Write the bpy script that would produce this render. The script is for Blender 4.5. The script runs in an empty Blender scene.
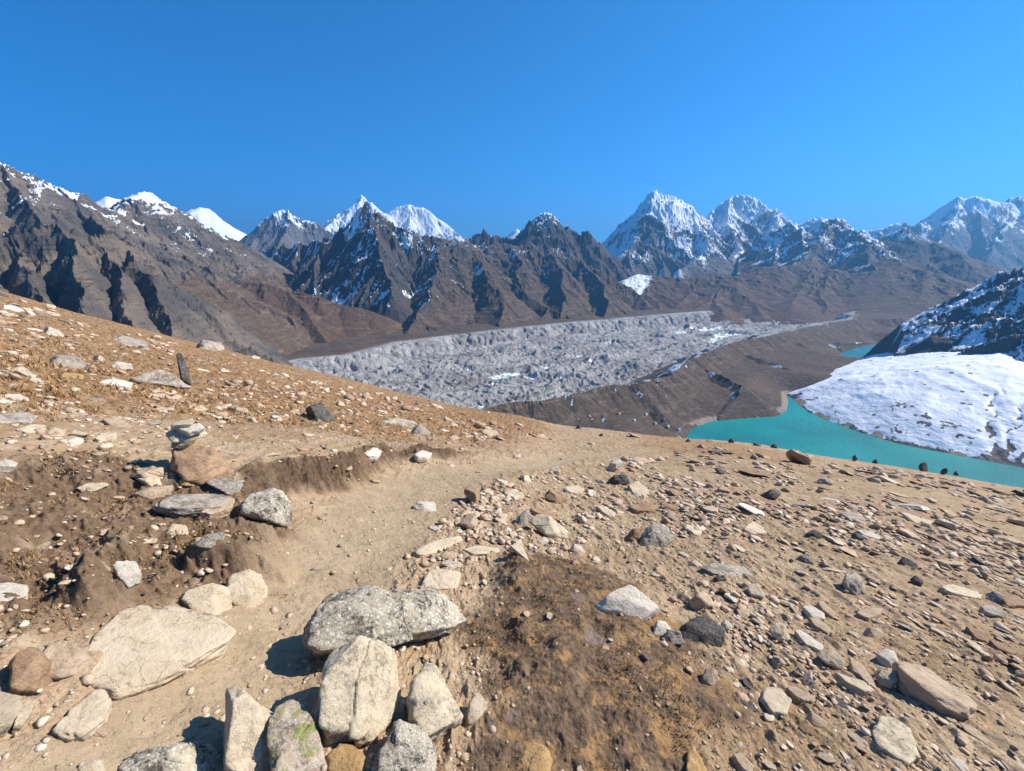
import bpy, bmesh, math, random, time
import numpy as np
from mathutils import Vector, Matrix, Euler

T0 = time.time()
F32 = np.float32
R = math.radians
scene = bpy.context.scene
COL = scene.collection

# ------------------------------------------------------------------ camera (eye at the origin, metres; +Y forward, +X right)
W_IMG, H_IMG, FPX = 1024.0, 771.0, 475.0
PITCH = R(15.0)
CP, SP = math.cos(PITCH), math.sin(PITCH)
H_EYE = 1.65

def ray(px, py):
    u = (np.asarray(px, float) - W_IMG / 2) / FPX
    v = (H_IMG / 2 - np.asarray(py, float)) / FPX
    return np.stack([u, CP + v * SP, -SP + v * CP], -1)

def far_point(px, py, rng):
    """world point seen at a pixel, at a horizontal range in metres"""
    d = ray(px, py)
    return d * (rng / math.hypot(d[0], d[1]))

def plane_point(px, py, z):
    d = ray(px, py)
    return d * (z / d[2])

def depth_of(p):
    return p[1] * CP - p[2] * SP

# ------------------------------------------------------------------ noise (numpy)
_rg = np.random.RandomState(7)
_ang = _rg.rand(4096) * 2 * np.pi
GX, GY = np.cos(_ang).astype(F32), np.sin(_ang).astype(F32)

def _hash(ix, iy, seed):
    h = (ix & 0xffffff).astype(np.uint32) * np.uint32(374761393) + (iy & 0xffffff).astype(np.uint32) * np.uint32(668265263) + np.uint32((seed * 2246822519) & 0xffffffff)
    h = (h ^ (h >> np.uint32(13))) * np.uint32(1274126177)
    h = h ^ (h >> np.uint32(16))
    return (h & np.uint32(4095)).astype(np.int32)

def pnoise(x, y, seed=0):
    x = np.asarray(x, F32); y = np.asarray(y, F32)
    fx, fy = np.floor(x), np.floor(y)
    ix, iy = fx.astype(np.int64), fy.astype(np.int64)
    x = x - fx; y = y - fy
    u = x * x * x * (x * (x * 6 - 15) + 10); v = y * y * y * (y * (y * 6 - 15) + 10)
    def g(a, b, dx, dy):
        k = _hash(a, b, seed)
        return GX[k] * dx + GY[k] * dy
    n00 = g(ix, iy, x, y); n10 = g(ix + 1, iy, x - 1, y)
    n01 = g(ix, iy + 1, x, y - 1); n11 = g(ix + 1, iy + 1, x - 1, y - 1)
    a = n00 + u * (n10 - n00); b = n01 + u * (n11 - n01)
    return (a + v * (b - a)) * F32(1.5)

def fbm(x, y, octs=4, seed=0, gain=0.5, lac=2.03):
    out = 0; a = 1.0; tot = 0
    for o in range(octs):
        out = out + a * pnoise(x, y, seed + o * 17)
        tot += a; a *= gain; x = x * lac + 11.3; y = y * lac - 7.7
    return out / F32(tot)

def ridged(x, y, octs=4, seed=0, gain=0.5, lac=2.07):
    out = 0; a = 1.0; tot = 0; w = 1.0
    for o in range(octs):
        n = 1 - np.abs(pnoise(x, y, seed + o * 31)) * 1.6
        n = np.clip(n, 0, 1) ** 2
        out = out + a * n * w
        w = np.clip(n * 1.4, 0.25, 1)
        tot += a; a *= gain; x = x * lac + 5.1; y = y * lac + 3.3
    return out / F32(tot)

def sstep(a, b, x):
    t = np.clip((x - a) / (b - a), 0, 1)
    return t * t * (3 - 2 * t)

def noise3(p, seed=0):
    """cheap 3D value-ish noise from three 2D slices"""
    x, y, z = p[:, 0], p[:, 1], p[:, 2]
    return (pnoise(x + 3.1 * seed, y + z * 0.37, seed) + pnoise(y - 1.7 * seed, z + x * 0.41, seed + 5) + pnoise(z + 2.3, x + y * 0.33, seed + 9)) / 1.7

def fbm3(p, octs=3, seed=0, gain=0.5):
    out = 0; a = 1.0
    for o in range(octs):
        out = out + a * noise3(p, seed + o * 13); a *= gain; p = p * 2.1 + 4.7
    return out

def seg_dist(x, y, poly, closed=False):
    """distance to a polyline, with the nearest segment's side (>0 on its left) and the arc parameter"""
    pts = np.asarray(poly, float)
    n = len(pts)
    best = np.full(x.shape, 1e18, F32); side = np.zeros(x.shape, F32); arc = np.zeros(x.shape, F32)
    L = 0.0
    for i in range(n if closed else n - 1):
        ax, ay = pts[i][:2]; bx, by = pts[(i + 1) % n][:2]
        dx, dy = bx - ax, by - ay
        l2 = dx * dx + dy * dy + 1e-12
        t = np.clip(((x - ax) * dx + (y - ay) * dy) / l2, 0, 1)
        ex, ey = x - (ax + t * dx), y - (ay + t * dy)
        d2 = ex * ex + ey * ey
        m = d2 < best
        best = np.where(m, d2, best)
        side = np.where(m, np.sign(dx * ey - dy * ex), side)
        arc = np.where(m, i + t, arc)
    return np.sqrt(best), side, arc

def poly_sdf(x, y, poly):
    """>0 inside"""
    d, _, _ = seg_dist(x, y, poly, True)
    ins = np.zeros(x.shape, bool)
    pts = np.asarray(poly, float); n = len(pts)
    for i in range(n):
        ax, ay = pts[i][:2]; bx, by = pts[(i + 1) % n][:2]
        c = ((ay > y) != (by > y))
        with np.errstate(divide='ignore', invalid='ignore'):
            xx = (bx - ax) * (y - ay) / (by - ay + 1e-30) + ax
        ins ^= c & (x < xx)
    return np.where(ins, d, -d)

# ------------------------------------------------------------------ mesh helpers
def mesh_obj(name, verts, faces, mat=None, attrs=None, smooth=True):
    """verts (n,3); faces (m,k) with k = 3 or 4"""
    me = bpy.data.meshes.new(name)
    verts = np.ascontiguousarray(verts, F32); faces = np.ascontiguousarray(faces, np.int32)
    k = faces.shape[1]; m = len(faces)
    me.vertices.add(len(verts)); me.vertices.foreach_set('co', verts.ravel())
    me.loops.add(m * k); me.loops.foreach_set('vertex_index', faces.ravel())
    me.polygons.add(m)
    me.polygons.foreach_set('loop_start', np.arange(0, m * k, k, dtype=np.int32))
    if smooth:
        me.polygons.foreach_set('use_smooth', np.ones(m, bool))
    for an, arr in (attrs or {}).items():
        a = me.attributes.new(an, 'FLOAT', 'POINT'); a.data.foreach_set('value', np.ascontiguousarray(arr, F32).ravel())
    me.update()
    if mat: me.materials.append(mat)
    o = bpy.data.objects.new(name, me); COL.objects.link(o)
    return o

def grid_faces(na, nr):
    i = np.arange(na * nr, dtype=np.int32).reshape(na, nr)
    return np.stack([i[:-1, :-1], i[1:, :-1], i[1:, 1:], i[:-1, 1:]], -1).reshape(-1, 4)

def structure(o, label=None, cat=None, group=None):
    o['kind'] = 'structure'
    if label: o['label'] = label
    if cat: o['category'] = cat
    if group: o['group'] = group
    return o

def tag(o, label, cat, group=None, kind=None):
    o['label'] = label; o['category'] = cat
    if group: o['group'] = group
    if kind: o['kind'] = kind
    return o

# ------------------------------------------------------------------ node helpers
class NT:
    def __init__(self, name):
        self.m = bpy.data.materials.new(name); self.m.use_nodes = True
        self.t = self.m.node_tree; self.n = self.t.nodes; self.l = self.t.links
        self.bsdf = self.n['Principled BSDF']
        self.co = self.n.new('ShaderNodeTexCoord')
    def link(self, a, b): self.l.new(a, b)
    def val(self, sock, v):
        if hasattr(v, 'is_linked') or isinstance(v, bpy.types.NodeSocket): self.link(v, sock)
        else: sock.default_value = v
    def noise(self, scale, detail=4, rough=0.55, vec=None, dist=0.0, out='Fac'):
        k = self.n.new('ShaderNodeTexNoise'); k.inputs['Scale'].default_value = scale
        k.inputs['Detail'].default_value = detail; k.inputs['Roughness'].default_value = rough
        k.inputs['Distortion'].default_value = dist
        self.link(vec or self.co.outputs['Object'], k.inputs['Vector'])
        return k.outputs[out]
    def voronoi(self, scale, vec=None, feature='F1', out='Distance', rnd=1.0):
        k = self.n.new('ShaderNodeTexVoronoi'); k.feature = feature; k.inputs['Scale'].default_value = scale
        k.inputs['Randomness'].default_value = rnd
        self.link(vec or self.co.outputs['Object'], k.inputs['Vector']); return k.outputs[out]
    def mapping(self, scale=(1, 1, 1), rot=(0, 0, 0), vec=None):
        k = self.n.new('ShaderNodeMapping'); k.inputs['Scale'].default_value = scale; k.inputs['Rotation'].default_value = rot
        self.link(vec or self.co.outputs['Object'], k.inputs['Vector']); return k.outputs['Vector']
    def ramp(self, fac, a, b, smooth=True):
        k = self.n.new('ShaderNodeMapRange'); k.interpolation_type = 'SMOOTHSTEP' if smooth else 'LINEAR'
        k.inputs['From Min'].default_value = a; k.inputs['From Max'].default_value = b
        self.link(fac, k.inputs['Value']); return k.outputs['Result']
    def math(self, op, a, b=0.0, c=None):
        k = self.n.new('ShaderNodeMath'); k.operation = op
        self.val(k.inputs[0], a); self.val(k.inputs[1], b)
        if c is not None: self.val(k.inputs[2], c)
        return k.outputs[0]
    def mix(self, fac, a, b, mode='MIX'):
        k = self.n.new('ShaderNodeMix'); k.data_type = 'RGBA'; k.blend_type = mode
        self.val(k.inputs['Factor'], fac)
        for s, v in ((k.inputs[6], a), (k.inputs[7], b)):
            if isinstance(v, (tuple, list)): s.default_value = (*v[:3], 1)
            else: self.link(v, s)
        return k.outputs[2]
    def attr(self, name):
        k = self.n.new('ShaderNodeAttribute'); k.attribute_name = name; return k.outputs['Fac']
    def bump(self, h, strength, dist, normal=None):
        k = self.n.new('ShaderNodeBump'); k.inputs['Strength'].default_value = strength; k.inputs['Distance'].default_value = dist
        self.link(h, k.inputs['Height'])
        if normal: self.link(normal, k.inputs['Normal'])
        return k.outputs['Normal']
    def finish(self, col, rough=0.9, normal=None, spec=0.2):
        if isinstance(col, (tuple, list)): self.bsdf.inputs['Base Color'].default_value = (*col[:3], 1)
        else: self.link(col, self.bsdf.inputs['Base Color'])
        self.val(self.bsdf.inputs['Roughness'], rough)
        self.bsdf.inputs['Specular IOR Level'].default_value = spec
        if normal: self.link(normal, self.bsdf.inputs['Normal'])
        return self.m

# ------------------------------------------------------------------ light, sky, camera, colour management
SUN_AZ, SUN_EL = R(76), R(39)          # azimuth to the right of the view direction
sun = bpy.data.lights.new('sun', 'SUN'); sun.energy = 5.0; sun.angle = R(0.53); sun.color = (1.0, 0.945, 0.86)
so = bpy.data.objects.new('sun', sun); COL.objects.link(so)
sdir = Vector((math.cos(SUN_EL) * math.sin(SUN_AZ), math.cos(SUN_EL) * math.cos(SUN_AZ), math.sin(SUN_EL)))
so.rotation_euler = sdir.to_track_quat('Z', 'Y').to_euler()
SUNV = np.array(sdir)

w = bpy.data.worlds.new('World'); scene.world = w; w.use_nodes = True
wn, wl = w.node_tree.nodes, w.node_tree.links
sky = wn.new('ShaderNodeTexSky'); sky.sky_type = 'NISHITA'; sky.sun_disc = False
sky.sun_elevation = SUN_EL; sky.sun_rotation = SUN_AZ
sky.altitude = 5300; sky.air_density = 1.0; sky.dust_density = 0.35; sky.ozone_density = 4.0
hs = wn.new('ShaderNodeHueSaturation'); hs.inputs['Saturation'].default_value = 2.1; hs.inputs['Value'].default_value = 1.0; hs.inputs['Hue'].default_value = 0.482
wl.new(sky.outputs[0], hs.inputs['Color'])
bg = wn['Background']; bg.inputs['Strength'].default_value = 0.09
gm_ = wn.new('ShaderNodeMix'); gm_.data_type = 'RGBA'; gm_.blend_type = 'MULTIPLY'; gm_.inputs['Factor'].default_value = 1.0
gm_.inputs[7].default_value = (0.02, 1.04, 1.36, 1); wl.new(hs.outputs[0], gm_.inputs[6])
wl.new(gm_.outputs[2], bg.inputs['Color'])

cam = bpy.data.cameras.new('camera'); co = bpy.data.objects.new('camera', cam); COL.objects.link(co)
cam.sensor_width = 36; cam.sensor_fit = 'HORIZONTAL'; cam.lens = 36 * FPX / W_IMG
cam.clip_start = 0.05; cam.clip_end = 90000
co.location = (0, 0, 0); co.rotation_euler = (R(90) - PITCH, 0, 0)
scene.camera = co
vs = scene.view_settings; vs.view_transform = 'Standard'; vs.look = 'None'; vs.exposure = 0.76; vs.gamma = 1.0; vs.use_curve_mapping = False
scene.cycles.use_denoising = True
scene.cycles.max_bounces = 6; scene.cycles.diffuse_bounces = 3; scene.cycles.glossy_bounces = 2; scene.cycles.transmission_bounces = 2
scene.cycles.transparent_max_bounces = 4; scene.cycles.volume_bounces = 0
scene.cycles.caustics_reflective = False; scene.cycles.caustics_refractive = False
# ================================================================== FAR TERRAIN: each massif is a height field of its own, built from a network of ridges
def mountain_material(name, rock_a, rock_b, low, snow=(0.82, 0.85, 0.90), scale=1.0, bump=1.0, strata=0.4, speck=1.0):
    k = NT(name)
    co = k.co.outputs['Object']
    n1 = k.noise(0.004 * scale, 6, 0.6, co, 0.4)
    n2 = k.noise(0.03 * scale, 6, 0.65, co)
    n3 = k.noise(0.15 * scale, 4, 0.6, co)
    st = k.mapping((0.004 * scale, 0.004 * scale, 0.03 * scale), (0.35, 0.3, 0), co)
    s1 = k.noise(1.6, 6, 0.7, st, 0.6)
    rock = k.mix(k.ramp(n1, 0.35, 0.65), rock_a, rock_b)
    rock = k.mix(k.ramp(s1, 0.52, 0.68), rock, tuple(c * 0.62 for c in rock_a))
    lowv = k.mix(k.ramp(n2, 0.3, 0.7), low, tuple(c * 0.7 for c in low))
    lowv = k.mix(k.ramp(s1, 0.48, 0.7), lowv, tuple(min(1, c * 1.3 + 0.03) for c in low))
    g = k.math('ADD', k.attr('low'), k.math('MULTIPLY', k.math('SUBTRACT', n2, 0.5), 0.7))
    col = k.mix(k.ramp(g, 0.4, 0.6), rock, lowv)
    det = k.ramp(n3, 0.25, 0.75)
    col = k.mix(k.math('MULTIPLY', det, 0.35), col, k.mix(1.0, col, (0.45, 0.45, 0.45), 'MULTIPLY'))
    s = k.math('ADD', k.attr('snow'), k.math('ADD', k.math('MULTIPLY', k.math('SUBTRACT', n2, 0.5), 0.55 * speck), k.math('MULTIPLY', k.math('SUBTRACT', n3, 0.5), 0.35 * speck)))
    sm = k.ramp(s, 0.44, 0.58)
    snowc = k.mix(k.ramp(n1, 0.3, 0.7), snow, tuple(c * 0.93 for c in snow))
    col = k.mix(sm, col, snowc)
    h = k.math('ADD', k.math('MULTIPLY', n2, 14.0 / scale), k.math('MULTIPLY', n3, 4.0 / scale))
    h = k.math('ADD', h, k.math('MULTIPLY', s1, 16.0 * strata / scale))
    h = k.math('MULTIPLY', h, k.math('SUBTRACT', 1.0, k.math('MULTIPLY', sm, 0.7)))
    return k.finish(col, 0.92, k.bump(h, 0.9 * bump, 1.0), 0.15)

def densify(poly, step):
    out = [np.array(poly[0], float)]
    for a, b in zip(poly[:-1], poly[1:]):
        a = np.array(a, float); b = np.array(b, float)
        n = max(1, int(np.hypot(*(b - a)[:2]) / step))
        for i in range(1, n + 1): out.append(a + (b - a) * i / n)
    return out

def grid_normals(X, Y, Z):
    ax, bx = np.gradient(X, axis=0), np.gradient(X, axis=1)
    ay, by = np.gradient(Y, axis=0), np.gradient(Y, axis=1)
    az, bz = np.gradient(Z, axis=0), np.gradient(Z, axis=1)
    nx = by * az - bz * ay; ny = bz * ax - bx * az; nz = bx * ay - by * ax
    l = np.sqrt(nx * nx + ny * ny + nz * nz) + 1e-9
    sg = np.sign(nz + 1e-12)
    return nx / l * sg, ny / l * sg, nz / l * sg

def gullies(X, Y, Z, lam, amp, octs, seed, mask=1.0):
    """rain gullies that follow the fall line: waves across the slope, summed over jittered cells, finer ones branching off coarser ones"""
    for o in range(octs):
        nx, ny, nz = grid_normals(X, Y, Z)
        gl = np.sqrt(nx * nx + ny * ny) + 1e-6
        px_, py_ = -ny / gl, nx / gl
        st = np.clip(gl / 0.55, 0, 1)
        cx, cy = X / lam, Y / lam
        fx, fy = np.floor(cx), np.floor(cy)
        acc = 0; wt = 1e-4
        for i in (-1, 0, 1, 2):
            for j in (-1, 0, 1, 2):
                ix, iy = (fx + i).astype(np.int64), (fy + j).astype(np.int64)
                h = _hash(ix, iy, seed + o * 7)
                dx = cx - (fx + i) - GX[h] * F32(0.45); dy = cy - (fy + j) - GY[h] * F32(0.45)
                ww = np.exp(-(dx * dx + dy * dy) * F32(1.6))
                ph = (dx * px_ + dy * py_) * F32(6.2832 * 0.95) + (h % 7) * F32(0.9)
                acc = acc + np.cos(ph) * ww; wt = wt + ww
        v = acc / wt
        v = 1 - 2 * np.sqrt(np.clip((1 - v) * 0.5, 0, 1)) if False else v
        Z = Z + (v - 0.15) * lam * amp * st * mask
        lam *= 0.5; amp *= 0.85
    return Z

def massif(name, ridges, px, rng, res, floor, k, mat, spurs=None, warp=(300, 60), rough=(400, 0.10), seed=1, power=1.25,
           snow=None, lowz=(-300, 0), ridge_jag=0.0, extra=None, label=None, flute=None, ero=None):
    """ridges: polylines of (px, py, range) or 3D points; every crest falls away at slope k on both sides towards floor"""
    rs = random.Random(seed)
    polys = []
    for rd in ridges:
        opts = {}
        if isinstance(rd, tuple): rd, opts = rd
        pts = [far_point(*p) for p in rd]
        polys.append((pts, opts.get('k', k), opts.get('floor', floor), opts.get('power', power), opts.get('spurs', True)))
    segs = []
    def add(pts, kk, fl, pw):
        for a, b in zip(pts[:-1], pts[1:]): segs.append((a, b, kk, fl, pw))
    def spur(origin, z0, ang, length, fl, kk, level, sp):
        n = 5; p = np.array([origin[0], origin[1], z0]); pts = [p]
        for j in range(1, n + 1):
            ang += rs.uniform(-0.28, 0.28); st = length / n
            t = j / n
            z = fl + (z0 - fl) * (1 - t) ** sp.get('conv', 0.95) * rs.uniform(0.95, 1.03)
            p = np.array([p[0] + math.cos(ang) * st, p[1] + math.sin(ang) * st, z]); pts.append(p)
        add(pts, kk, fl, 1.15)
        if level > 0:
            for j in range(1, n - 1):
                for sgn in (-1, 1):
                    if rs.random() < sp.get('branch', 0.75):
                        q = pts[j] + (pts[j + 1] - pts[j]) * rs.random()
                        spur(q, q[2] - 0.02 * (z0 - fl), ang + sgn * rs.uniform(0.5, 0.95), length * (1 - j / n) * rs.uniform(0.6, 0.95), fl, kk * 1.12, level - 1, sp)
    for pts, kk, fl, pw, dosp in polys:
        if ridge_jag:
            dp = densify(pts, ridge_jag * 6)
            dp = [dp[0]] + [q + np.array([0, 0, rs.uniform(-1, 0.35) * ridge_jag]) for q in dp[1:]]
            add(dp, kk, fl, pw)
        else: add(pts, kk, fl, pw)
        if spurs and dosp:
            dp = densify(pts, spurs['every'])
            for i in range(len(dp) - 1):
                tdir = dp[i + 1] - dp[i]; base = math.atan2(tdir[1], tdir[0])
                for sgn in (-1, 1):
                    q = dp[i] + (dp[i + 1] - dp[i]) * rs.uniform(0.1, 0.9)
                    hgt = q[2] - fl
                    if hgt < 60: continue
                    L = hgt * power / kk * rs.uniform(*spurs.get('len', (0.9, 1.35)))
                    spur(q, q[2] - rs.uniform(0.0, 0.12) * hgt, base + sgn * (math.pi / 2 + rs.uniform(-0.45, 0.45)) + spurs.get('lean', 0), L, fl, kk * spurs.get('k', 1.25), spurs.get('level', 1), spurs)
    na, nr = res
    az0, az1 = [math.atan2(*(ray(p, 250)[:2])) for p in px]
    az = np.linspace(az0, az1, na); rr = np.exp(np.linspace(math.log(rng[0]), math.log(rng[1]), nr))
    A, RR = np.meshgrid(az, rr, indexing='ij')
    X = (np.sin(A) * RR).astype(F32); Y = (np.cos(A) * RR).astype(F32)
    wl_, wa = warp
    Xw = X + wa * fbm(X / wl_, Y / wl_, 4, seed + 101); Yw = Y + wa * fbm(X / wl_ + 40, Y / wl_, 4, seed + 202)
    Z = np.full(X.shape, floor - 400.0, F32)
    for a, b, kk, fl, pw in segs:
        zm = max(a[2], b[2]); Wd = (zm - fl) * pw / kk
        if Wd <= 0: continue
        Wd = max(Wd, 5)
        # columns of the patch that this segment can reach
        rmin = max(50.0, min(math.hypot(a[0], a[1]), math.hypot(b[0], b[1])) - Wd - wa)
        a1, a2 = math.atan2(a[0], a[1]), math.atan2(b[0], b[1])
        pad = math.asin(min(0.99, (Wd * 1.1 + wa) / max(rmin, Wd * 1.2)))
        i0 = max(0, int(np.searchsorted(az, min(a1, a2) - pad))); i1 = min(na, int(np.searchsorted(az, max(a1, a2) + pad)))
        if i1 - i0 < 1: continue
        rhi = max(math.hypot(a[0], a[1]), math.hypot(b[0], b[1])) + Wd + wa
        j0 = max(0, int(np.searchsorted(rr, rmin * 0.97))); j1 = min(nr, int(np.searchsorted(rr, rhi)) + 1)
        if j1 - j0 < 1: continue
        xs = Xw[i0:i1, j0:j1]; ys = Yw[i0:i1, j0:j1]
        dx, dy = float(b[0] - a[0]), float(b[1] - a[1]); l2 = dx * dx + dy * dy + 1e-9
        t = np.clip(((xs - F32(a[0])) * F32(dx / l2) + (ys - F32(a[1])) * F32(dy / l2)), 0, 1)
        ex = xs - F32(a[0]) - t * F32(dx); ey = ys - F32(a[1]) - t * F32(dy)
        d = np.sqrt(ex * ex + ey * ey)
        zc = F32(a[2]) + t * F32(b[2] - a[2])
        hh = np.maximum(zc - F32(fl), 1)
        u = d * F32(kk / pw) / hh
        v = F32(fl) + hh * np.where(u < 1, np.clip(1 - u, 0, 1) ** F32(pw), (1 - u) * F32(0.9))
        sub = Z[i0:i1, j0:j1]
        np.maximum(sub, v, out=sub)
    rw, ra = rough
    up = np.clip((Z - floor) / 600.0, 0.12, 1.0)
    nz = ridged(Xw / rw, Yw / rw, 5, seed + 5) - 0.45
    Z = Z + nz * rw * ra * up + fbm(X / (rw * 0.13), Y / (rw * 0.13), 3, seed + 9) * rw * ra * 0.14 * up
    if ero: Z = gullies(X, Y, Z, ero[0], ero[1], ero[2], seed + 300, np.clip((Z - floor) / 250, 0.1, 1))
    if extra is not None: Z = extra(X, Y, Z)
    P = np.stack([X, Y, Z], -1)
    ta = np.gradient(P, axis=0); tb = np.gradient(P, axis=1)
    N = np.cross(tb, ta); N /= np.linalg.norm(N, axis=-1, keepdims=True) + 1e-9
    N *= np.sign(N[..., 2:3] + 1e-9)
    sn = snow(X, Y, Z, N) if snow else np.zeros_like(Z)
    low = 1 - sstep(lowz[0], lowz[1], Z + 80 * fbm(X / 300, Y / 300, 3, seed + 55) + 0)
    low = low * sstep(0.45, 0.75, N[..., 2])
    o = mesh_obj(name, P.reshape(-1, 3), grid_faces(na, nr)[:, ::-1], mat, {'snow': sn.ravel(), 'low': low.ravel()})
    structure(o, label, 'mountain' if label else None)
    return o

def snow_rule(line, soft=300, slope=(0.35, 0.75), aspect=0.0, bias=0.0, nscale=500, namp=0.5):
    """snow by altitude, lying on gentler ground and on the side away from the sun"""
    def f(X, Y, Z, N):
        s = 0.5 + (Z - line) / soft * 0.5
        s = s + (sstep(slope[0], slope[1], N[..., 2]) - 0.6) * 0.8
        s = s + aspect * (0.45 - (N @ SUNV.astype(F32)))
        s = s + namp * fbm(X / nscale, Y / nscale, 4, 321) + bias
        return np.clip(s, -0.3, 1.3)
    return f

VALLEY = -530.0
def lay_mountains():
    g_dark = mountain_material('dark_grey_rock', (0.060, 0.057, 0.058), (0.095, 0.078, 0.066), (0.118, 0.083, 0.056))
    g_left = mountain_material('banded_grey_rock', (0.10, 0.09, 0.082), (0.215, 0.17, 0.128), (0.155, 0.106, 0.07), strata=1.0)
    g_brown = mountain_material('brown_alpine_turf', (0.105, 0.070, 0.048), (0.145, 0.096, 0.062), (0.135, 0.084, 0.052))
    g_ice = mountain_material('ice_and_granite', (0.09, 0.088, 0.092), (0.19, 0.155, 0.135), (0.12, 0.09, 0.07), scale=0.6, bump=1.3, speck=0.55)
    g_far = mountain_material('far_snow_and_rock', (0.10, 0.10, 0.108), (0.16, 0.15, 0.15), (0.14, 0.11, 0.09), scale=0.35, speck=0.6)

    km = 1000.0
    # --- farthest: the great snow summits
    massif('snow_mountain', [[(318, 236, 21 * km), (335, 219, 21 * km), (348, 209, 21 * km), (360, 196, 21 * km), (372, 203, 21 * km), (386, 215, 21.3 * km), (394, 207, 21.5 * km), (410, 205, 21.5 * km), (426, 208, 21.5 * km), (438, 222, 21.5 * km), (457, 238, 21.5 * km), (480, 250, 21.5 * km)]],
           (290, 500), (17.5 * km, 24 * km), (260, 110), 300, 0.85, g_far, dict(every=900, level=1), (1500, 200), (1500, 0.12), 11,
           snow=snow_rule(1300, 900, (0.25, 0.6), 0.1), lowz=(-9000, -8000), ero=(900, 0.12, 3), label='broad snow summit with its wind-blown crest far behind the dark peak')
    massif('snow_mountain', [[(178, 222, 15 * km), (190, 210, 15 * km), (199, 206, 15 * km), (208, 209, 15 * km), (222, 225, 15 * km), (238, 240, 15 * km), (255, 252, 15 * km)]],
           (165, 275), (13 * km, 17 * km), (130, 80), 300, 0.85, g_far, dict(every=700, level=1), (1000, 130), (1000, 0.10), 13,
           snow=snow_rule(900, 700, (0.2, 0.55), 0.1, 0.3), lowz=(-9000, -8000), label='small rounded white summit showing behind the left grey ridge')
    massif('snow_mountain', [[(88, 205, 9 * km), (100, 200, 9 * km), (108, 195, 9 * km), (125, 201, 9 * km), (140, 206, 9 * km), (160, 215, 9 * km)]],
           (75, 180), (8 * km, 10.2 * km), (110, 70), 300, 0.85, g_far, dict(every=500, level=1), (800, 100), (800, 0.08), 14,
           snow=snow_rule(700, 500, (0.2, 0.5), 0.0, 0.4), lowz=(-9000, -8000), label='sliver of white snow ridge behind the long left slope')
    massif('snow_mountain', [[(243, 256, 11 * km), (253, 240, 11 * km), (262, 222, 11 * km), (272, 214, 11 * km), (290, 210, 11 * km), (301, 216, 11 * km), (313, 222, 11 * km), (325, 229, 11 * km), (345, 240, 11 * km), (380, 250, 11 * km)],
                             [(290, 210, 11 * km), (283, 235, 10 * km), (275, 255, 9.2 * km)]],
           (228, 400), (8.5 * km, 13 * km), (230, 130), 150, 0.95, g_far, dict(every=600, level=1), (900, 110), (800, 0.13), 15,
           snow=snow_rule(830, 350, (0.35, 0.7), 0.0, 0.0), lowz=(-9000, -8000), ero=(600, 0.13, 3), label='flat-topped snow dome with a rocky grey base')
    massif('snow_mountain', [[(500, 240, 15 * km), (510, 233, 15 * km), (517, 228, 15 * km), (524, 234, 15 * km), (545, 245, 15 * km)]],
           (492, 555), (14 * km, 16.5 * km), (70, 50), 300, 0.9, g_far, dict(every=600, level=0), (900, 90), (900, 0.1), 16,
           snow=snow_rule(500, 500, bias=0.4), lowz=(-9000, -8000), label='tiny white tip peeping between the dark ridges')
    massif('snow_mountain', [[(845, 236, 15 * km), (862, 229, 15 * km), (885, 224, 15 * km), (905, 219, 15 * km), (918, 222, 15 * km), (929, 222, 15.5 * km), (938, 213, 16 * km), (950, 200, 16 * km), (962, 194, 16 * km), (968, 198, 16 * km), (976, 196, 16 * km), (986, 199, 16 * km), (999, 203, 16.5 * km), (1011, 199, 17 * km), (1028, 201, 17 * km), (1060, 196, 17 * km), (1110, 205, 17 * km), (1200, 190, 17 * km), (1600, 175, 17 * km)],
                             [(962, 194, 16 * km), (950, 225, 14.6 * km), (930, 250, 13.2 * km)], [(1011, 199, 17 * km), (1000, 235, 14.6 * km), (985, 265, 13 * km)]],
           (820, 1620), (11.5 * km, 19 * km), (420, 150), -300, 1.0, g_far, dict(every=1000, level=1), (1300, 160), (1200, 0.12), 17,
           snow=snow_rule(800, 1000, (0.45, 0.8), 0.3, -0.12), lowz=(-9000, -8000), ero=(900, 0.07, 3), label='big hazy blue mountain wall far away on the right')
    # --- the twin ice peaks and the ridge to their right
    massif('ice_peak', [[(600, 262, 9.4 * km), (610, 247, 9.4 * km), (622, 240, 9.4 * km), (631, 232, 9.4 * km), (640, 214, 9.4 * km), (648, 198, 9.4 * km), (656, 188, 9.4 * km), (666, 192, 9.4 * km), (677, 195, 9.5 * km), (690, 202, 9.7 * km), (699, 214, 10 * km), (707, 217, 10.3 * km), (715, 208, 10.8 * km), (723, 200, 11 * km), (732, 194, 11 * km), (742, 193, 11 * km), (753, 198, 11 * km), (762, 200, 11 * km), (776, 208, 11 * km), (784, 215, 10.8 * km), (790, 224, 10.5 * km), (805, 240, 10 * km)],
                        [(656, 188, 9.4 * km), (650, 215, 8.9 * km), (652, 240, 8.3 * km), (640, 262, 7.7 * km), (618, 275, 7.2 * km)],
                        [(690, 202, 9.7 * km), (700, 228, 9.0 * km), (712, 245, 8.5 * km), (690, 262, 7.9 * km), (668, 278, 7.3 * km)],
                        [(732, 194, 11 * km), (728, 222, 10 * km), (740, 245, 9.2 * km), (722, 265, 8.2 * km)],
                        [(776, 208, 11 * km), (782, 235, 9.6 * km), (775, 258, 8.6 * km), (765, 285, 7.5 * km)]],
           (585, 815), (6.6 * km, 12 * km), (420, 300), -150, 1.15, g_ice, dict(every=330, level=2, k=1.35, len=(0.85, 1.35), conv=0.95), (400, 60), (420, 0.30), 21, power=1.25,
           snow=snow_rule(330, 800, (0.40, 0.70), 0.5, -0.02, 650, 0.75), lowz=(-300, -150), ridge_jag=25, ero=(420, 0.09, 4), label='pair of steep fluted ice peaks rising beyond the glacier')
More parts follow.
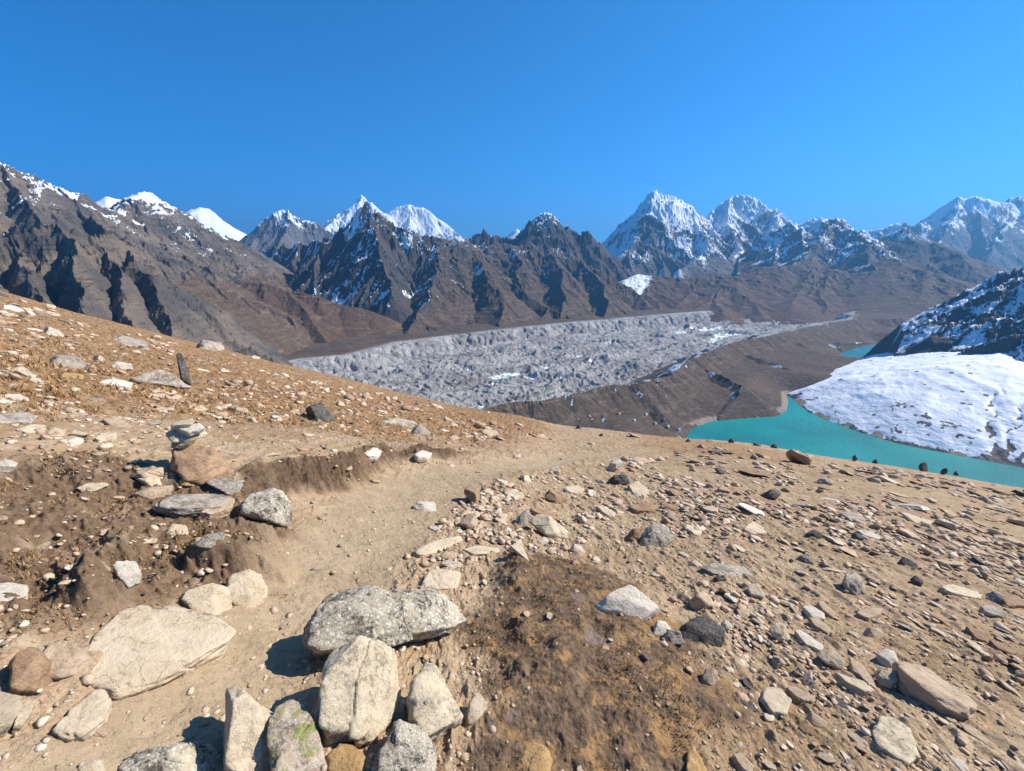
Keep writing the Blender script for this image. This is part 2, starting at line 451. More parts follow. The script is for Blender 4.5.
    massif('snowy_ridge', [[(780, 228, 9 * km), (792, 222, 9 * km), (805, 220, 9 * km), (820, 216, 9 * km), (837, 216, 9 * km), (843, 224, 8.8 * km), (853, 228, 8.6 * km), (866, 238, 8.2 * km), (885, 250, 7.8 * km), (903, 262, 7.4 * km)],
                           [(837, 216, 9 * km), (825, 232, 8.4 * km), (808, 250, 7.8 * km), (790, 266, 7.1 * km)], [(853, 226, 8.6 * km), (866, 250, 7.7 * km), (872, 268, 7.0 * km)]],
           (740, 940), (6 * km, 10 * km), (260, 190), -250, 0.8, g_ice, dict(every=300, level=2, k=1.3), (400, 60), (380, 0.28), 23,
           snow=snow_rule(180, 420, (0.5, 0.85), 0.3, -0.16, 400, 0.8), lowz=(-120, 60), ridge_jag=20, ero=(420, 0.08, 4), label='snow-dusted ridge with a bright snow bowl, right of the ice peaks')
    massif('hazy_ridge', [[(860, 262, 8.6 * km), (875, 250, 8.8 * km), (886, 238, 9 * km), (896, 230, 9 * km), (905, 226, 9 * km), (916, 231, 9 * km), (931, 238, 8.8 * km), (951, 248, 8.5 * km), (966, 259, 8.2 * km), (981, 271, 8 * km), (993, 281, 7.8 * km), (1010, 300, 7.6 * km)]],
           (830, 1060), (6.2 * km, 11 * km), (230, 150), -500, 0.6, g_dark, dict(every=500, level=1), (500, 60), (420, 0.13), 25,
           snow=snow_rule(420, 300, (0.4, 0.8), 0.4, -0.2), lowz=(-150, 150), ridge_jag=15, ero=(420, 0.06, 4), label='dark hazy ridge sloping down to the right valley')
    # --- brown slopes beyond the glacier's far end
    massif('brown_slope', [[(640, 274, 6.2 * km), (655, 276, 6.2 * km), (690, 278, 6.2 * km), (720, 275, 6.3 * km), (752, 279, 6.3 * km), (790, 290, 6.1 * km), (830, 300, 5.9 * km)],
                           [(752, 279, 6.6 * km), (765, 267, 7 * km), (790, 265, 7.2 * km), (815, 266, 7.2 * km), (850, 272, 7 * km), (880, 285, 6.6 * km), (915, 300, 6.2 * km)],
                           [(880, 262, 7.4 * km), (900, 262, 7.2 * km), (930, 272, 6.9 * km), (960, 286, 6.6 * km), (985, 298, 6.3 * km), (1010, 312, 6 * km)],
                           [(815, 266, 7.2 * km), (800, 290, 6.2 * km), (790, 305, 5.4 * km)], [(690, 278, 6.2 * km), (700, 295, 5.7 * km), (712, 312, 5.1 * km)]],
           (610, 1080), (4.3 * km, 8.2 * km), (430, 220), VALLEY + 20, 0.36, g_brown, dict(every=420, level=1, k=1.15, len=(0.85, 1.35)), (350, 50), (300, 0.07), 27, power=1.3,
           snow=lambda X, Y, Z, N: np.maximum(np.clip(snow_rule(150, 250, (0.8, 0.97), 0.2, -0.1)(X, Y, Z, N), -0.3, 1.3), 0.5 + (poly_sdf(X, Y, [tuple(far_point(q, 250, r_)[:2]) for q, r_ in ((600, 6900), (622, 7000), (652, 6500), (655, 6150), (648, 5750), (641, 5500), (630, 5800))]) + 70 * fbm(X / 130, Y / 130, 4, 95)) / 160), lowz=(600, 700), ero=(360, 0.10, 4), label='brown turf slopes below the ice peaks')
    # --- pale ice tongue tucked between the brown slopes
    # --- the spiky dark peaks
    massif('dark_peak', [[(462, 246, 6.6 * km), (470, 238, 6.6 * km), (474, 231, 6.6 * km), (486, 230, 6.6 * km), (500, 237, 6.6 * km), (514, 239, 6.6 * km), (523, 235, 6.6 * km), (531, 221, 6.6 * km), (540, 213, 6.6 * km), (548, 212, 6.6 * km), (556, 220, 6.6 * km), (561, 230, 6.6 * km), (567, 225, 6.6 * km), (575, 230, 6.6 * km), (580, 239, 6.6 * km), (586, 229, 6.6 * km), (593, 236, 6.6 * km), (601, 247, 6.6 * km), (610, 262, 6.6 * km), (625, 275, 6.5 * km), (645, 290, 6.4 * km)]],
           (440, 670), (5.4 * km, 7.8 * km), (300, 170), -450, 1.0, g_dark, dict(every=160, level=2, len=(0.85, 1.35)), (220, 30), (240, 0.30), 31,
           snow=snow_rule(330, 260, (0.45, 0.8), 0.5, -0.25), lowz=(-9000, -8000), ridge_jag=10, ero=(260, 0.16, 4), label='cluster of jagged dark rock spires behind the brown ridge')
    # --- the central dark pyramid and its long brown flank
    massif('dark_mountain', [[(252, 254, 6.6 * km), (268, 247, 6.3 * km), (290, 245, 6.0 * km), (320, 241, 5.6 * km), (343, 234, 5.2 * km), (351, 219, 5.0 * km), (360, 207, 4.9 * km), (368, 202, 4.85 * km), (381, 209, 4.8 * km), (395, 224, 4.75 * km), (411, 230, 4.75 * km), (431, 235, 4.75 * km), (450, 239, 4.8 * km)],
                             ([(440, 238, 4.8 * km), (438, 258, 4.45 * km), (432, 282, 4.05 * km), (424, 303, 3.72 * km), (412, 323, 3.42 * km), (402, 343, 3.18 * km)], dict(k=1.1, spurs=True)),
                             ([(368, 206, 4.85 * km), (374, 238, 4.45 * km), (385, 268, 4.1 * km), (392, 292, 3.85 * km)], dict(k=1.3)),
                             ([(343, 234, 5.2 * km), (330, 258, 4.8 * km), (322, 276, 4.55 * km)], dict(k=1.3)),
                             ([(300, 243, 5.9 * km), (292, 262, 5.4 * km)], dict(k=1.3))],
           (238, 520), (3.0 * km, 7.0 * km), (440, 400), VALLEY + 50, 1.35, g_dark, dict(every=170, level=2, k=1.25, len=(0.85, 1.35), conv=0.95), (300, 60), (240, 0.30), 33, power=1.25,
           snow=lambda X, Y, Z, N: np.clip(snow_rule(-30, 520, (0.46, 0.76), 0.9, -0.44, 150, 1.1)(X, Y, Z, N) + 0.75 * np.exp(-((Z + 270) / 90) ** 2) * sstep(0.55, 0.78, N[..., 2]), -0.3, 1.3), lowz=(-520, -430), ridge_jag=9, ero=(240, 0.09, 4), label='dark rocky pyramid with snow streaks in its shaded face')
    massif('brown_mountain', [[(425, 236, 4.85 * km), (450, 239, 4.85 * km), (470, 242, 5.0 * km), (500, 243, 5.3 * km), (530, 243, 5.5 * km), (556, 246, 5.6 * km), (580, 258, 5.5 * km), (605, 272, 5.35 * km), (632, 288, 5.2 * km), (648, 302, 5.0 * km), (662, 318, 4.85 * km)],
                             ([(440, 238, 4.8 * km), (438, 260, 4.42 * km), (432, 284, 4.02 * km), (424, 305, 3.7 * km), (413, 325, 3.4 * km), (404, 345, 3.15 * km)], dict(k=0.85)),
                             ([(470, 242, 5.0 * km), (483, 268, 4.5 * km), (500, 292, 4.05 * km), (504, 312, 3.75 * km), (492, 336, 3.4 * km)], dict(k=0.8)),
                             ([(510, 243, 5.35 * km), (522, 262, 4.9 * km), (518, 280, 4.6 * km)], dict(k=1.1)),
                             ([(545, 245, 5.55 * km), (562, 268, 5.0 * km), (566, 292, 4.5 * km), (560, 316, 4.05 * km)], dict(k=0.95)),
                             ([(580, 258, 5.5 * km), (600, 280, 5.0 * km), (607, 302, 4.5 * km), (603, 318, 4.2 * km)], dict(k=0.95))],
           (395, 690), (2.9 * km, 7.0 * km), (430, 400), VALLEY + 30, 0.85, g_dark, dict(every=180, level=2, k=1.3, len=(0.85, 1.35), conv=0.95, branch=0.8), (330, 75), (220, 0.30), 34, power=1.2,
           snow=snow_rule(190, 300, (0.42, 0.75), 1.3, -0.42, 220, 0.8), lowz=(300, 420), ridge_jag=9, ero=(230, 0.10, 4), label='long brown gullied mountain flank above the far edge of the glacier')
    # --- the long grey ridge on the left
    massif('grey_ridge', [[(-420, 40, 4.2 * km), (-140, 108, 4.2 * km), (-60, 138, 4.2 * km), (0, 161, 4.2 * km), (20, 168, 4.25 * km), (40, 178, 4.3 * km), (57, 184, 4.35 * km), (71, 190, 4.4 * km), (86, 197, 4.5 * km), (101, 205, 4.7 * km), (115, 209, 4.9 * km), (130, 201, 5.2 * km), (140, 191, 5.3 * km), (151, 192, 5.4 * km), (160, 202, 5.5 * km), (173, 209, 5.6 * km), (187, 216, 5.7 * km), (201, 226, 5.8 * km), (221, 235, 5.9 * km), (241, 242, 6.0 * km), (256, 252, 6.0 * km), (270, 262, 6.0 * km)],
                          ([(115, 209, 4.9 * km), (150, 235, 4.4 * km), (190, 258, 4.0 * km), (215, 272, 3.8 * km)], dict(k=1.1)),
                          ([(57, 184, 4.35 * km), (90, 215, 3.8 * km), (130, 240, 3.4 * km)], dict(k=1.6, spurs=False)),
                          [(151, 192, 5.4 * km), (180, 225, 5.0 * km), (215, 248, 4.7 * km), (240, 262, 4.5 * km)],
                          ([(0, 161, 4.2 * km), (20, 195, 3.6 * km), (45, 222, 3.1 * km)], dict(k=1.5, spurs=False))],
           (-430, 310), (2.75 * km, 6.8 * km), (520, 320), -425, 0.72, g_left, dict(every=230, level=2, k=1.3, lean=0.35, len=(0.75, 1.1), conv=0.95), (280, 45), (260, 0.18), 35, power=1.2,
           snow=lambda X, Y, Z, N: np.clip(snow_rule(450, 330, (0.5, 0.85), 0.25, 0.04, 260, 0.9)(X, Y, Z, N) + 0.5 * sstep(-2100, -2900, X) * sstep(450, 650, Z) , -0.3, 1.3), lowz=(-260, 0), ridge_jag=10, ero=(280, 0.075, 4), label='long grey banded ridge with snow along its crest on the left')
    # --- dark ribbed wall in front of it
    massif('ribbed_cliff', [[(-400, 120, 2.5 * km), (-120, 190, 2.5 * km), (-40, 222, 2.5 * km), (10, 238, 2.5 * km), (30, 236, 2.5 * km), (45, 224, 2.5 * km), (57, 219, 2.5 * km), (68, 230, 2.5 * km), (90, 234, 2.55 * km), (120, 238, 2.6 * km)], ([(110, 236, 2.6 * km), (145, 248, 2.65 * km), (160, 258, 2.7 * km)], dict(k=1.7)), ([(145, 248, 2.65 * km), (163, 260, 2.7 * km), (178, 277, 2.7 * km), (195, 297, 2.7 * km), (210, 318, 2.65 * km), (228, 342, 2.6 * km), (246, 368, 2.5 * km)], dict(k=2.4, spurs=False)),
                            ([(10, 238, 2.5 * km), (28, 270, 2.2 * km), (45, 305, 1.95 * km), (60, 345, 1.75 * km)], dict(k=1.9)),
                            ([(57, 219, 2.5 * km), (74, 252, 2.25 * km), (88, 290, 2.0 * km), (100, 330, 1.8 * km)], dict(k=1.9)),
                            ([(90, 234, 2.55 * km), (112, 265, 2.3 * km), (125, 300, 2.05 * km), (136, 340, 1.85 * km)], dict(k=1.9)),
                            ([(120, 238, 2.6 * km), (145, 272, 2.35 * km), (162, 305, 2.15 * km), (176, 345, 1.95 * km)], dict(k=1.3)),
                            ([(-40, 222, 2.5 * km), (-20, 265, 2.2 * km), (0, 310, 1.9 * km)], dict(k=1.9)),
                            ([(165, 261, 2.7 * km), (182, 298, 2.45 * km), (196, 330, 2.3 * km), (206, 362, 2.15 * km)], dict(k=2.2, spurs=False))],
           (-420, 290), (1.5 * km, 3.4 * km), (560, 280), VALLEY, 1.1, g_left, dict(every=150, level=2, k=1.4, len=(0.85, 1.35), branch=0.85, conv=0.95), (240, 60), (150, 0.30), 37, power=1.1,
           snow=snow_rule(400, 300, (0.6, 0.9), 0.3, -0.2), lowz=(-900, -800), ridge_jag=6, ero=(150, 0.10, 4), label='dark ribbed rock wall with deep shadowed gullies below the grey ridge')
    # --- rounded brown hill
    massif('brown_hill', [[(150, 262, 4.5 * km), (190, 270, 4.3 * km), (225, 280, 4.1 * km), (262, 283, 3.95 * km), (290, 290, 3.85 * km), (318, 296, 3.75 * km), (345, 305, 3.65 * km), (372, 311, 3.6 * km), (392, 326, 3.5 * km)],
                          [(225, 280, 4.1 * km), (246, 308, 3.5 * km), (258, 336, 3.1 * km), (266, 352, 2.85 * km)], [(290, 290, 3.85 * km), (312, 318, 3.4 * km), (325, 340, 3.1 * km)], [(190, 270, 4.3 * km), (212, 305, 3.5 * km), (225, 340, 3.0 * km)], [(150, 262, 4.5 * km), (175, 296, 3.6 * km), (195, 330, 3.0 * km)]],
           (130, 520), (2.2 * km, 5.6 * km), (400, 300), VALLEY + 20, 0.5, g_brown, dict(every=300, level=1, k=1.05, len=(0.7, 1.0), conv=0.9), (240, 30), (220, 0.08), 39, power=1.0,
           lowz=(400, 500), ero=(260, 0.06, 4), label='rounded brown hill between the ribbed wall and the glacier')
    # --- the shaded snowy mountain at the right edge
    massif('shaded_mountain', [[(868, 352, 3.0 * km), (882, 346, 3.0 * km), (900, 333, 3.05 * km), (921, 320, 3.1 * km), (945, 311, 3.15 * km), (966, 299, 3.2 * km), (985, 289, 3.25 * km), (996, 279, 3.3 * km), (1011, 271, 3.3 * km), (1026, 267, 3.3 * km), (1080, 245, 3.3 * km), (1200, 215, 3.3 * km), (1450, 190, 3.4 * km), (1900, 130, 3.6 * km)],
                               ([(945, 311, 3.15 * km), (950, 330, 2.95 * km), (945, 350, 2.75 * km)], dict(k=0.9)), ([(996, 279, 3.3 * km), (1000, 310, 3.0 * km), (990, 345, 2.7 * km)], dict(k=0.9)), ([(1026, 267, 3.3 * km), (1050, 310, 2.9 * km), (1060, 350, 2.6 * km)], dict(k=0.9))],
           (800, 1950), (2.3 * km, 4.4 * km), (440, 220), VALLEY, 0.78, g_dark, dict(every=150, level=2, k=1.3, len=(0.85, 1.35), conv=0.95), (160, 24), (180, 0.30), 41,
           snow=snow_rule(-300, 520, (0.5, 0.9), 0.5, -0.18, 120, 1.0), lowz=(-900, -800), ridge_jag=6, ero=(150, 0.15, 4), extra=lambda X, Y, Z: np.minimum(np.minimum(Z, LAKE_Z + 3 - 1.2 * poly_sdf(X, Y, TARN)), LAKE_Z - 4 + 0.6 * np.maximum(np.hypot(X, Y) - 3000, 0) + 700 * sstep(math.atan2(*ray(893, 300)[:2]), math.atan2(*ray(945, 300)[:2]), np.arctan2(X, Y)) - 260 * (1 - sstep(math.atan2(*ray(868, 300)[:2]), math.atan2(*ray(896, 300)[:2]), np.arctan2(X, Y)))), label='shaded dark mountain streaked with snow at the right edge')
# ================================================================== VALLEY: floor, glacier, moraine, lakes, snowy hill, air
BANK, ICE_Z, LAKE_Z = -500.0, -572.0, -550.0

def px_poly(pts, z):
    return [tuple(plane_point(p[0], p[1], z)[:2]) for p in pts]

LAKE = px_poly([(684, 437), (690, 428), (712, 421), (740, 418), (774, 416), (787, 410), (787, 402), (786, 395), (790, 394), (796, 402), (808, 411), (822, 418), (850, 428), (882, 439), (915, 446), (960, 455), (1024, 467), (1090, 480), (1130, 600), (1024, 590), (900, 530), (780, 480), (690, 455)], LAKE_Z)
TARN = px_poly([(832, 358), (846, 351), (862, 346), (878, 343), (892, 345), (882, 351), (866, 356), (846, 361)], LAKE_Z)
GLACIER = px_poly([(120, 400), (200, 385), (270, 366), (300, 360), (345, 356), (395, 343), (460, 335), (520, 328), (580, 322), (640, 317), (700, 312), (760, 308), (820, 305), (856, 308)], BANK) + \
          px_poly([(850, 322), (800, 331), (760, 341), (720, 352), (692, 368), (655, 390), (600, 402), (550, 414), (490, 420), (400, 440), (250, 440), (120, 430)], -520)
HILL = px_poly([(785, 394), (796, 402), (808, 411), (822, 418), (850, 428), (882, 439), (915, 446), (960, 455), (1024, 467), (1100, 481), (1250, 505), (1330, 400), (1250, 352), (1100, 350), (1024, 350), (930, 349), (885, 352), (862, 357), (830, 367), (800, 381)], LAKE_Z + 3)

GLACIER_AXIS = px_poly([(820, 312), (380, 385)], ICE_Z)

def polar_patch(px, rng, res):
    na, nr = res
    az = np.linspace(math.atan2(*(ray(px[0], 250)[:2])), math.atan2(*(ray(px[1], 250)[:2])), na)
    rr = np.exp(np.linspace(math.log(rng[0]), math.log(rng[1]), nr))
    A, RR = np.meshgrid(az, rr, indexing='ij')
    return (np.sin(A) * RR).astype(F32), (np.cos(A) * RR).astype(F32)

def valley_height(X, Y):
    Z = BANK + 14 * fbm(X / 500, Y / 500, 4, 61) + 5 * ridged(X / 90, Y / 90, 3, 62)
    Z = Z - 120 * sstep(5500, 12000, np.hypot(X, Y))
    for P in (LAKE, TARN):
        sd = poly_sdf(X, Y, P) + 10 * fbm(X / 60, Y / 60, 3, 66)
        b = np.where(sd > 0, LAKE_Z - 0.25 * sd, LAKE_Z - 0.30 * sd + 5 * sstep(0, 12, -sd))
        Z = np.minimum(Z, np.maximum(b, LAKE_Z - 25))
    return Z

def glacier_height(X, Y):
    sd = poly_sdf(X, Y, GLACIER)
    g = sd + 60 * (ridged(X / 75, Y / 75, 4, 71, 0.6) - 0.5) + 75 * fbm(X / 240, Y / 240, 4, 73)
    wall = sstep(0, 150, g)
    ga_ = np.array(GLACIER_AXIS[1]) - np.array(GLACIER_AXIS[0]); ga_ = ga_ / np.hypot(*ga_)
    U = (X * ga_[0] + Y * ga_[1]) / 2.4; V = -X * ga_[1] + Y * ga_[0]
    wx = U + 70 * fbm(U / 200, V / 200, 4, 74); wy = V + 70 * fbm(U / 200 + 9, V / 200, 4, 75)
    calm = sstep(-0.25, 0.35, fbm(U / 500, V / 260, 3, 87))
    hum = (12 + 64 * calm) * (ridged(wx / 170, wy / 170, 6, 76, 0.6) - 0.42) + 30 * fbm(wx / 420, wy / 300, 3, 77) + 17 * (ridged(X / 50, Y / 50, 4, 78) - 0.4)
    Z = BANK + 6 + (ICE_Z - BANK) * wall + hum * sstep(60, 230, g)
    lvl = ICE_Z - 17 + 9 * fbm(X / 900, Y / 900, 2, 79)
    pond = sstep(0.0, 2.5, lvl - Z) * sstep(120, 240, g)
    Z = np.where(pond > 0.02, np.maximum(Z, lvl - 1.0), Z)
    for (px, py), rad, st_ in (((563, 381), 75, 2.0), ((596, 363), 40, 2.5), ((641, 375), 45, 2.2), ((497, 386), 45, 1.5), ((530, 378), 30, 2), ((690, 366), 55, 2.5), ((735, 335), 70, 3), ((790, 326), 80, 3), ((660, 340), 60, 3), ((820, 318), 90, 3), ((470, 372), 35, 2), ((610, 345), 50, 3), ((555, 352), 35, 3), ((700, 330), 80, 3), ((760, 318), 90, 3)):
        c_ = plane_point(px, py, ICE_Z - 12)[:2]; rr_ = np.hypot(*c_); e_ = np.array(c_) / rr_
        a_ = (X - c_[0]) * e_[0] + (Y - c_[1]) * e_[1]; b_ = -(X - c_[0]) * e_[1] + (Y - c_[1]) * e_[0]
        q_ = np.hypot(a_, b_ / st_) + 0.5 * rad * fbm(X / (rad * 0.8), Y / (rad * 0.8), 4, 90)
        k_ = 1 - sstep(rad * 0.45, rad * 0.62, q_)
        Z = Z + 16 * np.exp(-((a_ - rad * 0.9) / (rad * 0.35)) ** 2) * np.exp(-(b_ / (rad * st_ * 0.9)) ** 2)
        Z = Z * (1 - k_) + (ICE_Z - 14) * k_; pond = np.maximum(pond, sstep(0.5, 0.9, k_))
    Z = np.where(sd < -50, BANK - 60, Z)
    return Z, pond, sd

def valley_material():
    k = NT('brown_valley_turf')
    n1 = k.noise(0.006, 6, 0.6); n2 = k.noise(0.05, 6, 0.65)
    c = k.mix(k.ramp(n1, 0.35, 0.65), (0.12, 0.085, 0.06), (0.085, 0.064, 0.05))
    c = k.mix(k.ramp(n2, 0.5, 0.75), c, (0.17, 0.13, 0.095))
    c = k.mix(k.ramp(k.math('ADD', k.attr('shore'), k.math('MULTIPLY', n2, 0.3)), 0.5, 0.8), c, (0.27, 0.22, 0.17))
    c = k.mix(k.ramp(k.math('ADD', k.attr('snow'), k.math('MULTIPLY', k.math('SUBTRACT', n2, 0.5), 0.6)), 0.45, 0.55), c, (0.85, 0.88, 0.93))
    return k.finish(c, 0.95, k.bump(n2, 0.8, 12.0), 0.1)

def glacier_material():
    k = NT('debris_covered_ice')
    gax = math.atan2(GLACIER_AXIS[1][1] - GLACIER_AXIS[0][1], GLACIER_AXIS[1][0] - GLACIER_AXIS[0][0])
    fl = k.noise(0.010, 6, 0.65, k.mapping((0.22, 1, 1), (0, 0, 0), k.mapping((1, 1, 1), (0, 0, -gax))), 0.5)
    n1 = k.noise(0.008, 6, 0.65, None, 0.6); n2 = k.noise(0.05, 6, 0.7); n3 = k.noise(0.2, 3, 0.6)
    c = k.mix(k.ramp(n1, 0.36, 0.62), (0.34, 0.325, 0.31), (0.50, 0.48, 0.455))
    c = k.mix(k.math('MULTIPLY', k.ramp(fl, 0.48, 0.60), 0.9), c, (0.27, 0.25, 0.235))
    c = k.mix(k.ramp(n2, 0.50, 0.68), c, (0.23, 0.22, 0.21))
    c = k.mix(k.ramp(n2, 0.46, 0.28), c, (0.60, 0.585, 0.56))
    c = k.mix(k.math('MULTIPLY', k.ramp(n3, 0.5, 0.75), 0.4), c, (0.2, 0.19, 0.185))
    c = k.mix(k.ramp(k.math('ADD', k.attr('bank'), k.math('MULTIPLY', k.math('SUBTRACT', n2, 0.5), 0.5)), 0.45, 0.55), c, (0.19, 0.15, 0.115))
    icec = k.mix(k.ramp(n1, 0.40, 0.47), (0.22, 0.42, 0.42), (0.80, 0.84, 0.86))
    c = k.mix(k.ramp(k.attr('pond'), 0.3, 0.6), c, icec)
    h = k.math('MULTIPLY', k.math('ADD', k.math('MULTIPLY', n2, 14.0), k.math('MULTIPLY', n3, 4.0)), k.math('SUBTRACT', 1.0, k.attr('pond')))
    return k.finish(c, 0.9, k.bump(h, 1.0, 1.0), 0.15)

def snow_hill_material():
    k = NT('wind_packed_snow')
    n1 = k.noise(0.012, 6, 0.6); n2 = k.noise(0.07, 6, 0.7); n3 = k.noise(0.02, 5, 0.6, k.mapping((1, 1, 3)))
    sp = k.voronoi(0.022)
    s = k.math('ADD', k.attr('snow'), k.math('MULTIPLY', k.math('SUBTRACT', n2, 0.5), 0.9))
    s = k.math('ADD', s, k.math('MULTIPLY', k.math('SUBTRACT', n1, 0.5), 0.5))
    sm = k.ramp(s, 0.44, 0.54)
    rock = k.mix(k.ramp(n2, 0.35, 0.65), (0.06, 0.055, 0.052), (0.15, 0.125, 0.105))
    sn = k.mix(k.ramp(n3, 0.3, 0.7), (0.86, 0.87, 0.90), (0.76, 0.775, 0.81))
    sn = k.mix(k.math('MULTIPLY', k.ramp(n2, 0.55, 0.72), 0.25), sn, (0.5, 0.46, 0.42))
    spot = k.math('MULTIPLY', k.math('LESS_THAN', sp, 0.17), k.math('GREATER_THAN', k.noise(0.006, 3, 0.5), 0.47))
    sn = k.mix(spot, sn, (0.14, 0.125, 0.115))
    c = k.mix(sm, rock, sn)
    h = k.math('ADD', k.math('MULTIPLY', n2, 2.5), k.math('MULTIPLY', n3, 8.0))
    return k.finish(c, 0.75, k.bump(h, 0.8, 1.0), 0.25)

def water_material(name, col, deep):
    k = NT(name)
    n = k.noise(0.004, 3, 0.5)
    c = k.mix(k.ramp(n, 0.3, 0.7), col, deep)
    wv = k.noise(0.35, 4, 0.65, k.mapping((1.0, 0.55, 1), (0, 0, 0.5)))
    k.bsdf.inputs['IOR'].default_value = 1.33
    return k.finish(c, 0.38, k.bump(wv, 1.0, 4.0), 0.4)

def lay_valley():
    vm = valley_material()
    # one sheet of ground out to the horizon
    X, Y = polar_patch((-2600, 3600), (250, 60000), (520, 420))
    Z = valley_height(X, Y)
    sdg = poly_sdf(X, Y, GLACIER)
    Z = np.where(sdg > -10, np.minimum(Z, -640.0), Z)
    shore = np.clip(1 - np.abs(poly_sdf(X, Y, LAKE)) / 40, 0, 1)
    o = mesh_obj('valley_floor', np.stack([X, Y, Z], -1).reshape(-1, 3), grid_faces(*X.shape)[:, ::-1], vm, {'shore': shore.ravel(), 'snow': np.zeros(X.size)})
    structure(o, 'brown turf valley floor round the lakes and the glacier', 'valley floor')
    # finer ground around the lakes
    # debris-covered glacier
    X, Y = polar_patch((150, 905), (1450, 6500), (760, 520))
    Z, pond, sd = glacier_height(X, Y)
    bank = sstep(8, -25, sd)
    o = mesh_obj('glacier', np.stack([X, Y, Z], -1).reshape(-1, 3), grid_faces(*X.shape)[:, ::-1], glacier_material(), {'pond': pond.ravel(), 'bank': bank.ravel()})
    structure(o, 'grey rubble-covered glacier with frozen ponds filling the valley', 'glacier')
    # moraine between glacier and lake
    mm = mountain_material('moraine_gravel', (0.085, 0.067, 0.053), (0.14, 0.11, 0.084), (0.12, 0.088, 0.063), scale=2.0, strata=0.3)
    def crest(pts, z): return [tuple((p[0], p[1], float(np.hypot(*plane_point(p[0], p[1], z)[:2])))) for p in pts]
    massif('moraine_ridge', [crest([(440, 420), (482, 409), (510, 402), (545, 399), (580, 392), (600, 386), (625, 384), (650, 381), (672, 373), (688, 361), (704, 353), (722, 346), (745, 339), (770, 335), (800, 328), (832, 322), (870, 318), (905, 318)], -436),
                             (crest([(688, 361), (715, 372), (742, 384), (752, 398)], -470), dict(k=0.7)),
                             (crest([(722, 346), (760, 358), (790, 368)], -480), dict(k=0.5)),
                             (crest([(625, 384), (645, 398), (660, 410)], -490), dict(k=0.5)),
                             (crest([(580, 392), (595, 405), (606, 418)], -490), dict(k=0.5)),
                             (crest([(770, 335), (810, 345), (840, 349)], -485), dict(k=0.45)),
                             (crest([(832, 322), (870, 333), (905, 335)], -485), dict(k=0.45))],
           (380, 960), (1150, 5600), (560, 460), -560, 0.6, mm, dict(every=120, level=1, k=1.2, len=(0.5, 0.9)), (110, 16), (90, 0.16), 51, power=1.15,
           snow=snow_rule(-430, 120, (0.6, 0.95), 1.4, -0.42, 160, 0.9), lowz=(300, 400), ridge_jag=3, ero=(100, 0.17, 5),
           extra=lambda X, Y, Z: np.minimum(np.minimum(Z, LAKE_Z + 4 - 0.6 * poly_sdf(X, Y, LAKE)), LAKE_Z + 4 - 0.35 * poly_sdf(X, Y, TARN)), label='brown moraine ridge between the glacier and the turquoise lake')
    # snowy hill
    X, Y = polar_patch((760, 1900), (1000, 5200), (520, 360))
    sd = poly_sdf(X, Y, HILL)
    hm = 280 - 0.0 * X
    sdw = np.maximum(sd + 22 * fbm(X / 160, Y / 160, 4, 81), -60)
    Z = LAKE_Z - 2 + np.where(sdw > 0, hm * (1 - np.exp(-np.maximum(sdw, 0) / 520.0)), 0.4 * sdw) + (10 * fbm(X / 260, Y / 260, 4, 82) + 6 * ridged(X / 130, Y / 130, 4, 83)) * sstep(0, 200, sd)
    gul = np.zeros_like(X)
    wxx = X + 34 * fbm(X / 70, Y / 70, 5, 84); wyy = Y + 34 * fbm(X / 70 + 7, Y / 70, 5, 85)
    for a, b, wd in (((1000, 386), (984, 446), 5), ((1024, 394), (1000, 454), 6), ((1056, 390), (1040, 460), 7)):
        pa = plane_point(*a, -400)[:2]; pb = plane_point(*b, -535)[:2]
        d, _, t_ = seg_dist(wxx, wyy, [pa, pb])
        wdt = wd * (0.5 + 1.4 * t_)
        gul = np.maximum(gul, np.exp(-(d / wdt) ** 2)); Z = Z - 5 * np.exp(-(d / (wdt * 1.5)) ** 2)
    cl = np.zeros_like(X)
    for (px, py), z, rad in (((902, 414), -500, 58), ((920, 424), -508, 58), ((945, 432), -515, 52), ((885, 402), -480, 26), ((896, 430), -525, 40), ((850, 424), -538, 20), ((796, 396), -542, 36), ((812, 402), -540, 30), ((962, 440), -520, 44), ((1000, 452), -528, 48), ((870, 400), -470, 18), ((1020, 455), -525, 50)):
        p = plane_point(px, py, z)[:2]
        cl = np.maximum(cl, np.exp(-((X - p[0]) ** 2 + (Y - p[1]) ** 2) / rad ** 2))
    edge = np.exp(-np.maximum(sd, 0) / 16)
    snow = 0.98 - cl * (0.40 + 0.85 * (ridged(X / 38, Y / 38, 4, 86) - 0.3)) - 0.9 * gul * sstep(-0.25, 0.2, fbm(X / 30, Y / 30, 3, 88)) - 0.75 * edge
    o = mesh_obj('snowy_hill', np.stack([X, Y, Z], -1).reshape(-1, 3), grid_faces(*X.shape)[:, ::-1], snow_hill_material(), {'snow': snow.ravel()})
    structure(o, 'smooth snow-covered hill rising from the far shore of the lake', 'hill')
    # the lakes
    for nm, P, lab, c1, c2 in (('lake', LAKE, 'turquoise glacial lake below the snowy hill', (0.0, 0.29, 0.27), (0.0, 0.19, 0.19)),
                               ('tarn', TARN, 'small blue-green lake farther up the valley', (0.01, 0.22, 0.26), (0.01, 0.17, 0.22))):
        c = np.mean(np.array(P), 0)
        bm = bmesh.new()
        vsx = [bm.verts.new((p[0] + (p[0] - c[0]) / (np.hypot(*(np.array(p) - c)) + 1e-6) * 26, p[1] + (p[1] - c[1]) / (np.hypot(*(np.array(p) - c)) + 1e-6) * 26, LAKE_Z)) for p in P]
        f = bm.faces.new(vsx); f.normal_update()
        if f.normal.z < 0: f.normal_flip()
        bmesh.ops.triangulate(bm, faces=bm.faces)
